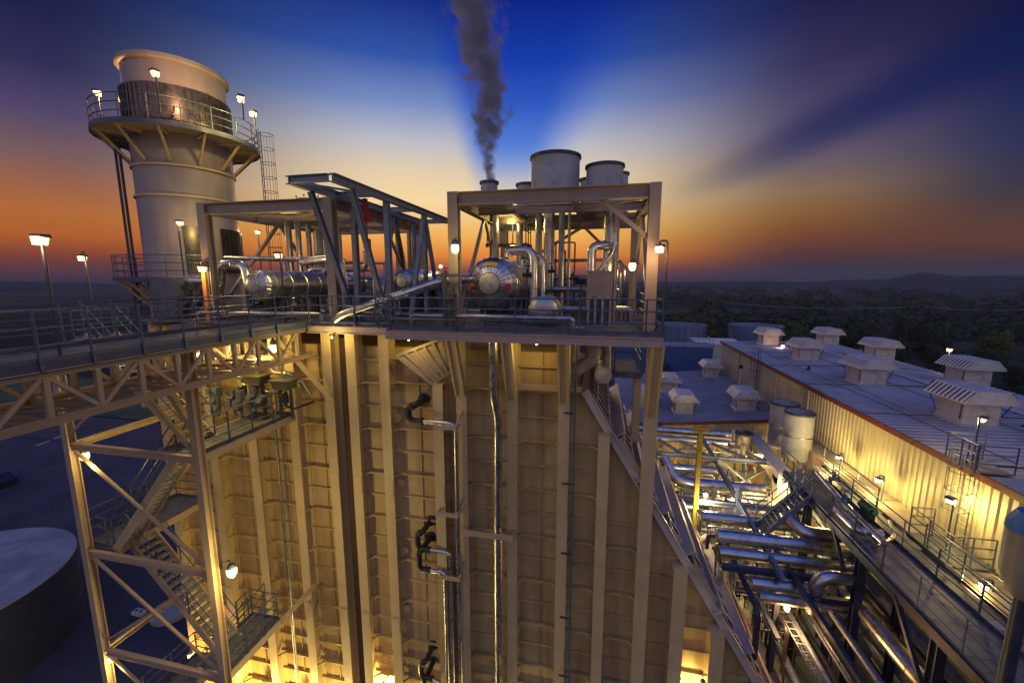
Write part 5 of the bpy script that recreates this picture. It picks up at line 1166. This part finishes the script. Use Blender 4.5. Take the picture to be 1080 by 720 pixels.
b = MB(); p, q = at(38, 470, Z=G), at(66, 459, Z=G)
b.bar((p.x, p.y, G+.006), (q.x, q.y, G+.006), .35, .008); tag(b.build('road_marking', 'marking'), None, kind='structure')
# kerb strips
b = MB(); b.box(-92, -20, 43.4, 43.7, G-.02, G+.12); struct(b.build('kerb', 'asphalt'))
M['verge'] = mat('verge_grass', (.07, .10, .025), .95, var=.5, scale=.3, dirt=(.10, .09, .04), dscale=.1)
b = MB(); b.add([(-300, 58, G+.004), (-22, 52.3, G+.004), (-22, 70, G+.004), (-300, 84, G+.004)], [(0, 1, 2, 3)]); struct(b.build('grass_verge', 'verge', None, 0))
M['tankseam'] = mat('tank_seam', (.28, .30, .36), .6, scale=2)
TX, TY, TR = -40.48, 14.63, 6.65
tk = thing('storage_tank', (TX, TY, G), 'round storage tank with a pale stained roof at the left edge', 'tank')
b = MB(); b.lathe([(TR, G), (TR, G+4.98)], (TX, TY, 0), n=72); b.build('shell', 'darksteel', tk)
b = MB()
for z in (G+1.6, G+3.3): b.lathe([(TR, z-.04), (TR+.03, z-.03), (TR+.03, z+.03), (TR, z+.04)], (TX, TY, 0), n=72, cap=False)
b.build('weld_seam', 'darksteel', tk)
b = MB(); b.lathe([(TR+.06, G+4.92), (TR+.06, G+5.0), (TR*.5, G+5.15), (.02, G+5.25)], (TX, TY, 0), n=72, cap=False)
M['tankroof'] = mat('tank_roof', (.36, .37, .39), .7, var=.25, scale=.5, dirt=(.22, .23, .25), dscale=.35); b.build('roof', 'tankroof', tk, 60)
for px, py, s, lb in [(147, 647, .55, 'small white plinth with dark openings on the yard beside the tower'), (10, 710, .45, 'white cover lying on the yard in the lower left corner')]:
    p = at(px, py, Z=G); t = thing('ground_box', p, lb, 'cover'); b = MB(); b.box(p.x-s*.8, p.x+s*.8, p.y-s*.4, p.y+s*.4, G, G+.25); b.build('plinth', 'white', t)
    b = MB()
    for k in (-.35, .35): b.box(p.x+k*s-.15*s, p.x+k*s+.15*s, p.y-.2*s, p.y+.2*s, G+.252, G+.27)
    b.build('opening', 'rubber', t)
p = at(182, 645, Z=G); t = thing('concrete_pad', p, 'pale round concrete pad behind the stair flight', 'pad'); MB().lathe([(1.3, 0), (1.3, .3), (1.2, .36)], p, n=28).build('pad', 'concrete', t)
# a parked car at the left edge
p = at(4, 512, Z=G); t = thing('parked_car', p, 'dark parked car cut off by the left edge on the yard', 'car')
b = MB(); x, y = p.x-1.2, p.y
b.prism([(x-2.1, G+.35), (x+2.1, G+.35), (x+2.15, G+.75), (x+1.3, G+.9), (x+.75, G+1.4), (x-1.1, G+1.42), (x-1.7, G+.95), (x-2.15, G+.85)], y-.85, y+.85); b.build('body', 'carpaint', t, 25)
b = MB(); b.prism([(x+1.15, G+.93), (x+.72, G+1.36), (x-1.05, G+1.38), (x-1.5, G+.97)], y-.86, y+.86); b.build('window', 'glass', t, 25)
for dx in (-1.35, 1.35):
    for dy in (-.8, .8): MB().cyl((x+dx, y+dy-.1, G+.33), (x+dx, y+dy+.1, G+.33), .33, 18).build('wheel', 'tyre', t)

# ================================================================== trees, forest, hills, power lines
def crown_mesh(rng, R, H, n, leaf):
    b = MB(); lobes = []
    for k in range(9):
        a = rng.uniform(0, 6.28); q = rng.uniform(.2, .75); lobes.append((Vector((math.cos(a)*R*q*.8, math.sin(a)*R*q*.8, H*rng.uniform(.35, .85))), R*rng.uniform(.32, .55)))
    lobes.append((Vector((0, 0, H*.72)), R*.55))
    for k in range(n):
        c, r = rng.choice(lobes); d = Vector((rng.gauss(0, 1), rng.gauss(0, 1), rng.gauss(0, .8))).normalized(); p = c+d*r*rng.uniform(.55, 1.05)
        u = Vector((rng.gauss(0, 1), rng.gauss(0, 1), rng.gauss(0, .6))).normalized(); nrm_ = (d+u*.55).normalized(); u = nrm_.cross(Vector((rng.gauss(0, 1), rng.gauss(0, 1), .1))).normalized(); v = u.cross(nrm_).normalized(); s = leaf*rng.uniform(.5, 1.2)
        b.add([p-u*s-v*s*.4, p+u*s*.2-v*s, p+u*s+v*s*.3, p-u*s*.1+v*s*.9], [(0, 1, 2, 3)])
    return b
rng = random.Random(3); protos = []
TREE_LB = ['dark bushy tree in the wood behind the hall and the cooling cells', 'yellow green rounded tree in the wood behind the hall', 'very dark tall tree in the wood behind the hall', 'paler loose crowned tree in the wood behind the hall']
for i in range(4):
    R, H = [(4.4, 8.5), (4.0, 7.0), (4.2, 10.0), (3.6, 7.5)][i]
    t = thing('broadleaf_tree', (0, 0, 0), TREE_LB[i], 'tree', 'trees behind the hall')
    crown_mesh(rng, R, H, 1500, .34).build('crown', 'leaf%d' % i, t, 0)
    b = MB(); b.tube([(0, 0, -.3), (.1, 0, H*.3), (0, .1, H*.6)], .22, 7)
    for k in range(4):
        a = k*1.6+.4; b.tube([(0, 0, H*.25+k*.3), (math.cos(a)*R*.5, math.sin(a)*R*.5, H*.5+k*.3)], .1, 5)
    b.build('trunk', 'bark', t); protos.append(t)
used = [False]*4
def place(x, y, s, i):
    o = protos[i] if not used[i] else clone(protos[i]); used[i] = True
    o.location = (x, y, G-.1); o.scale = (s, s, s*rng.uniform(.85, 1.15)); o.rotation_euler = (0, 0, rng.uniform(0, 6.28))
cnt = 0
for row, (y, n, x0, x1) in enumerate([(98, 15, 17, 118), (112, 17, 12, 150), (128, 18, 12, 175), (146, 19, 16, 205), (166, 18, 18, 240)]):
    for k in range(n):
        x = x0+(x1-x0)*(k+rng.uniform(.1, .9))/n; yy_ = y+rng.uniform(-6, 6)
        if x > 62 and row == 0 and rng.random() < .6: continue
        s = rng.uniform(.75, 1.25)*(1.05 if x < 60 else .95)
        if x < 24+row*4 and row < 2: s *= .75
        place(x, yy_, s*(1.25 if row < 2 and 26 < x < 62 and k % 2 else 1), rng.choice([1, 3, 1, 0, 2] if row < 2 and x > 24 else [0, 0, 1, 2, 2, 3]))
for k in range(9):   # a few by the hall's far side
    place(rng.uniform(50, 85), rng.uniform(62, 92), rng.uniform(.5, .75), rng.choice([0, 2, 2]))
b = MB()
for k in range(2600):
    y = 190+rng.random()**1.6*850; x = rng.uniform(-1.35, 1.5)*y
    d = math.hypot(x, y)
    if rng.random() < (.25+.5*(math.sin(x*.012+y*.021)+math.sin(y*.033-x*.007) > -.15)): continue
    if x < -60 and rng.random() < .3: continue
    R = rng.uniform(3.5, 6.5)*(1+d/1400)
    for j in range(42):
        dd = Vector((rng.gauss(0, 1), rng.gauss(0, 1), abs(rng.gauss(0, .8)))).normalized(); p = Vector((x, y, G+R*.45))+Vector((dd.x*R, dd.y*R, dd.z*R*.75)); u = Vector((rng.gauss(0, 1), rng.gauss(0, 1), rng.gauss(0, .5))).normalized(); nrm_ = (dd+u*.35).normalized(); u = nrm_.cross(Vector((rng.gauss(0, 1), rng.gauss(0, 1), .1))).normalized(); v = u.cross(nrm_).normalized(); s = R*.19*rng.uniform(.6, 1.3)
        b.add([p-u*s-v*s*.4, p+u*s*.2-v*s, p+u*s+v*s*.3, p-u*s*.1+v*s*.9], [(0, 1, 2, 3)])
o = b.build('distant_forest', 'leaf0', None, 0); tag(o, 'dark woodland spreading over the plain to the horizon', 'forest', kind='stuff')
M['hill'] = mat('hill_woodland', (.028, .040, .026), .95, var=.4, scale=.01, spec=.1)
b = MB(); nx_, ny_ = 120, 10; rr_ = random.Random(5); ph = [rr_.uniform(0, 6.28) for _ in range(8)]; vs = []; fs = []
for j in range(ny_+1):
    for i in range(nx_+1):
        az = math.radians(-75+140*i/nx_); r = 1300+j*39; h = 0
        for q in range(6): h += math.sin(az*(6+q*7.3)+ph[q])*5/(1+q*.6)
        h = max(20, 27+h)*math.sin(math.pi*j/ny_)
        da = math.degrees(az)-32.4; h += 17*math.exp(-(da/1.7)**2)*1.25*math.sin(math.pi*j/ny_)+7*math.exp(-((da-5)/4.5)**2)*math.sin(math.pi*j/ny_)
        vs.append((math.sin(az)*r, math.cos(az)*r, G-6+h)); 
for j in range(ny_):
    for i in range(nx_): k = j*(nx_+1)+i; fs.append((k, k+1, k+nx_+2, k+nx_+1))
b.add(vs, fs); struct(b.build('hills', 'hill', None, 60))
PL = [(960, 322, 366, 150), (966, 320, 352, 165), (1072, 325, 375, 135)]
tops = []
for i, (px, pt, pb_, Y) in enumerate(PL):
    p = at(px, pt, Y=Y); t = thing('power_pole', (p.x, Y, G), ['wooden power pole in the field, nearer of the close pair', 'wooden power pole in the field, farther of the close pair', 'wooden power pole near the right edge of the picture'][i], 'power pole')
    MB().tube([(p.x, Y, G), (p.x, Y, p.z)], .17, 8).build('pole', 'bark', t); MB().box(p.x-1.3, p.x+1.3, Y-.08, Y+.08, p.z-.7, p.z-.5).build('crossarm', 'bark', t); tops.append(Vector((p.x, Y, p.z-.45)))
tops = [at(760, 318, Y=170)]+tops+[at(1140, 316, Y=120)]
b = MB()
for off in (-1.2, 1.2):
    for a, c in zip(tops[:-1], tops[1:]):
        b.tube([a.lerp(c, q)+Vector((off, 0, -1.6*4*q*(1-q)*min(1, (c-a).length/60))) for q in [k/10 for k in range(11)]], .035, 4)
tag(b.build('power_line', 'ventgrey'), 'sagging overhead wires strung between the field poles', 'power line')

# ================================================================== sky and the last daylight
w = bpy.data.worlds.new('World'); scene.world = w; w.use_nodes = True; nt = w.node_tree; N = nt.nodes; L = nt.links
bg = N['Background']; tc = N.new('ShaderNodeTexCoord'); nrm = N.new('ShaderNodeVectorMath'); nrm.operation = 'NORMALIZE'; L.new(tc.outputs['Generated'], nrm.inputs[0])
sp_ = N.new('ShaderNodeSeparateXYZ'); L.new(nrm.outputs[0], sp_.inputs[0])
SA = math.radians(-14.7)          # azimuth of the sunken sun
m_ = lambda *a, **k: mth(*a, nt=nt, **k)
fwd = m_('ADD', m_('MULTIPLY', sp_.outputs['X'], math.sin(SA)), m_('MULTIPLY', sp_.outputs['Y'], math.cos(SA)))
rgt = m_('SUBTRACT', m_('MULTIPLY', sp_.outputs['X'], math.cos(SA)), m_('MULTIPLY', sp_.outputs['Y'], math.sin(SA)))
el = m_('MULTIPLY', m_('ARCSINE', sp_.outputs['Z']), 180/math.pi); az = m_('MULTIPLY', m_('ARCTAN2', rgt, fwd), 180/math.pi)
eln = m_('DIVIDE', el, 45, clamp=True)
def S(*c): return lin([v/255 for v in c])
def sky(stops): return ramp(eln, [(e/45, S(*c)) for e, c in stops])
def sstep(x, a, b_):
    r = N.new('ShaderNodeMapRange'); r.interpolation_type = 'SMOOTHSTEP'; r.inputs['From Min'].default_value = a; r.inputs['From Max'].default_value = b_
    L.new(x, r.inputs['Value']); return r.outputs['Result']
def mixc(f, a, b_):
    x = N.new('ShaderNodeMix'); x.data_type = 'RGBA'; L.new(f, x.inputs['Factor']); L.new(a, x.inputs['A']); L.new(b_, x.inputs['B']); return x.outputs['Result']
core = sky([(0, (70, 45, 55)), (1.2, (150, 72, 38)), (3.2, (236, 138, 46)), (6, (250, 186, 92)), (10, (252, 220, 162)), (13.6, (230, 208, 174)), (16.8, (192, 192, 198)), (21, (120, 142, 196)), (25.5, (50, 86, 168)), (31, (18, 44, 124)), (45, (24, 58, 155))])
left = sky([(0, (48, 34, 42)), (.8, (84, 42, 36)), (2.2, (132, 62, 28)), (4.2, (182, 98, 34)), (6.2, (180, 108, 52)), (8.3, (160, 100, 70)), (11, (122, 92, 92)), (14.5, (82, 70, 105)), (18.3, (46, 45, 86)), (23, (27, 29, 70)), (30, (22, 28, 72)), (45, (30, 52, 135))])
right = sky([(0, (40, 38, 54)), (1.2, (52, 42, 52)), (3, (88, 52, 44)), (5.2, (122, 72, 40)), (7.5, (138, 96, 54)), (9.5, (136, 108, 82)), (12, (112, 96, 100)), (15.5, (88, 77, 108)), (21.8, (50, 46, 86)), (27, (27, 26, 68)), (33, (20, 24, 66)), (45, (28, 48, 128))])
farr = sky([(0, (36, 32, 42)), (1.2, (52, 40, 44)), (3.4, (96, 58, 42)), (5.5, (84, 60, 52)), (8, (56, 54, 70)), (11.5, (40, 48, 84)), (15, (28, 38, 84)), (18, (22, 26, 68)), (23, (20, 20, 56)), (30, (16, 20, 58)), (45, (22, 40, 112))])
back = sky([(0, (130, 112, 118)), (4, (162, 138, 142)), (12, (190, 168, 166)), (24, (168, 164, 182)), (45, (92, 118, 200))])
c = mixc(sstep(az, -12, -44), core, left); c = mixc(sstep(az, 9, 38), c, right); c = mixc(sstep(az, 36, 54), c, farr)
fw = m_('MAXIMUM', fwd, .02); u_ = m_('DIVIDE', rgt, fw); v_ = m_('DIVIDE', sp_.outputs['Z'], fw)
th = m_('MULTIPLY', m_('ARCTAN2', u_, m_('MAXIMUM', v_, .0001)), 180/math.pi)
wob = N.new('ShaderNodeTexNoise'); wob.noise_dimensions = '1D'; wob.inputs['Scale'].default_value = .09; wob.inputs['Detail'].default_value = 3; L.new(th, wob.inputs['W'])
front = sstep(fwd, .15, .4)
w1 = m_('MULTIPLY', sstep(th, -17, -4), sstep(th, 37, 16)); w1 = m_('MULTIPLY', m_('MULTIPLY', w1, sstep(el, 8.5, 17)), front)
wedge = sky([(0, (150, 170, 200)), (10, (130, 172, 226)), (14, (88, 142, 220)), (17.2, (52, 112, 212)), (21.4, (24, 78, 192)), (26, (12, 54, 168)), (31, (8, 36, 136)), (45, (6, 24, 96))])
c = mixc(m_('MULTIPLY', w1, .88), c, wedge)
w2 = m_('MULTIPLY', sstep(th, 60, 65), sstep(th, 71, 66)); w2 = m_('MULTIPLY', m_('MULTIPLY', w2, sstep(u_, .3, .85)), front)
dk2 = sky([(0, (40, 50, 84)), (9, (56, 64, 100)), (12, (36, 48, 96)), (16, (16, 32, 86)), (24, (8, 20, 70)), (45, (8, 14, 60))])
c = mixc(m_('MULTIPLY', w2, .72), c, dk2)
w3 = m_('MULTIPLY', m_('MULTIPLY', sstep(th, 30, 44), sstep(th, 62, 50)), m_('MULTIPLY', sstep(el, 6, 12), front))
bm_ = sky([(0, (250, 220, 160)), (9, (252, 222, 160)), (13, (228, 206, 190)), (17, (176, 166, 190)), (21, (126, 120, 170)), (26, (72, 74, 136)), (32, (42, 46, 106)), (45, (24, 30, 80))])
c = mixc(m_('MULTIPLY', m_('MULTIPLY', w3, sstep(u_, .95, .2)), .2), c, bm_)
c = mixc(sstep(fwd, .30, -.25), c, back)
c = mixc(sstep(el, 0, -3), c, ramp(eln, [(0, S(30, 28, 36)), (1, S(30, 28, 36))]))
L.new(c, bg.inputs['Color']); bg.inputs['Strength'].default_value = 1.0
sd = bpy.data.lights.new('afterglow', 'SUN'); so = bpy.data.objects.new('afterglow', sd); C.objects.link(so)
sd.energy = .25; sd.angle = math.radians(15); sd.color = (1, .62, .35)
e_ = math.radians(5); dv = Vector((math.sin(SA)*math.cos(e_), math.cos(SA)*math.cos(e_), math.sin(e_))); so.rotation_euler = dv.to_track_quat('Z', 'Y').to_euler()

hz = MB(); hz.box(-1900, 1900, -300, 1900, G-9, 40); hm = bpy.data.materials.new('haze_air'); hm.use_nodes = True; hn = hm.node_tree
hn.nodes.remove(hn.nodes['Principled BSDF']); hv = hn.nodes.new('ShaderNodeVolumePrincipled'); hv.inputs['Color'].default_value = (.66, .76, .95, 1); hv.inputs['Density'].default_value = .00020; hv.inputs['Anisotropy'].default_value = .2
hn.links.new(hv.outputs['Volume'], hn.nodes['Material Output'].inputs['Volume']); tag(hz.build('haze', hm, None, 0), None, kind='stuff')
scene.view_settings.view_transform = 'Standard'; scene.view_settings.look = 'None'; scene.view_settings.exposure = 0; scene.view_settings.gamma = 1
scene.render.engine = 'CYCLES'
cy = scene.cycles; cy.use_denoising = True; cy.max_bounces = 6; cy.diffuse_bounces = 3; cy.glossy_bounces = 3; cy.volume_bounces = 1; cy.volume_step_rate = 1.0; cy.volume_max_steps = 128
cy.caustics_reflective = False; cy.caustics_refractive = False; cy.sample_clamp_indirect = 4; cy.use_light_tree = True
try: cy.denoiser = 'OPENIMAGEDENOISE'
except Exception: pass
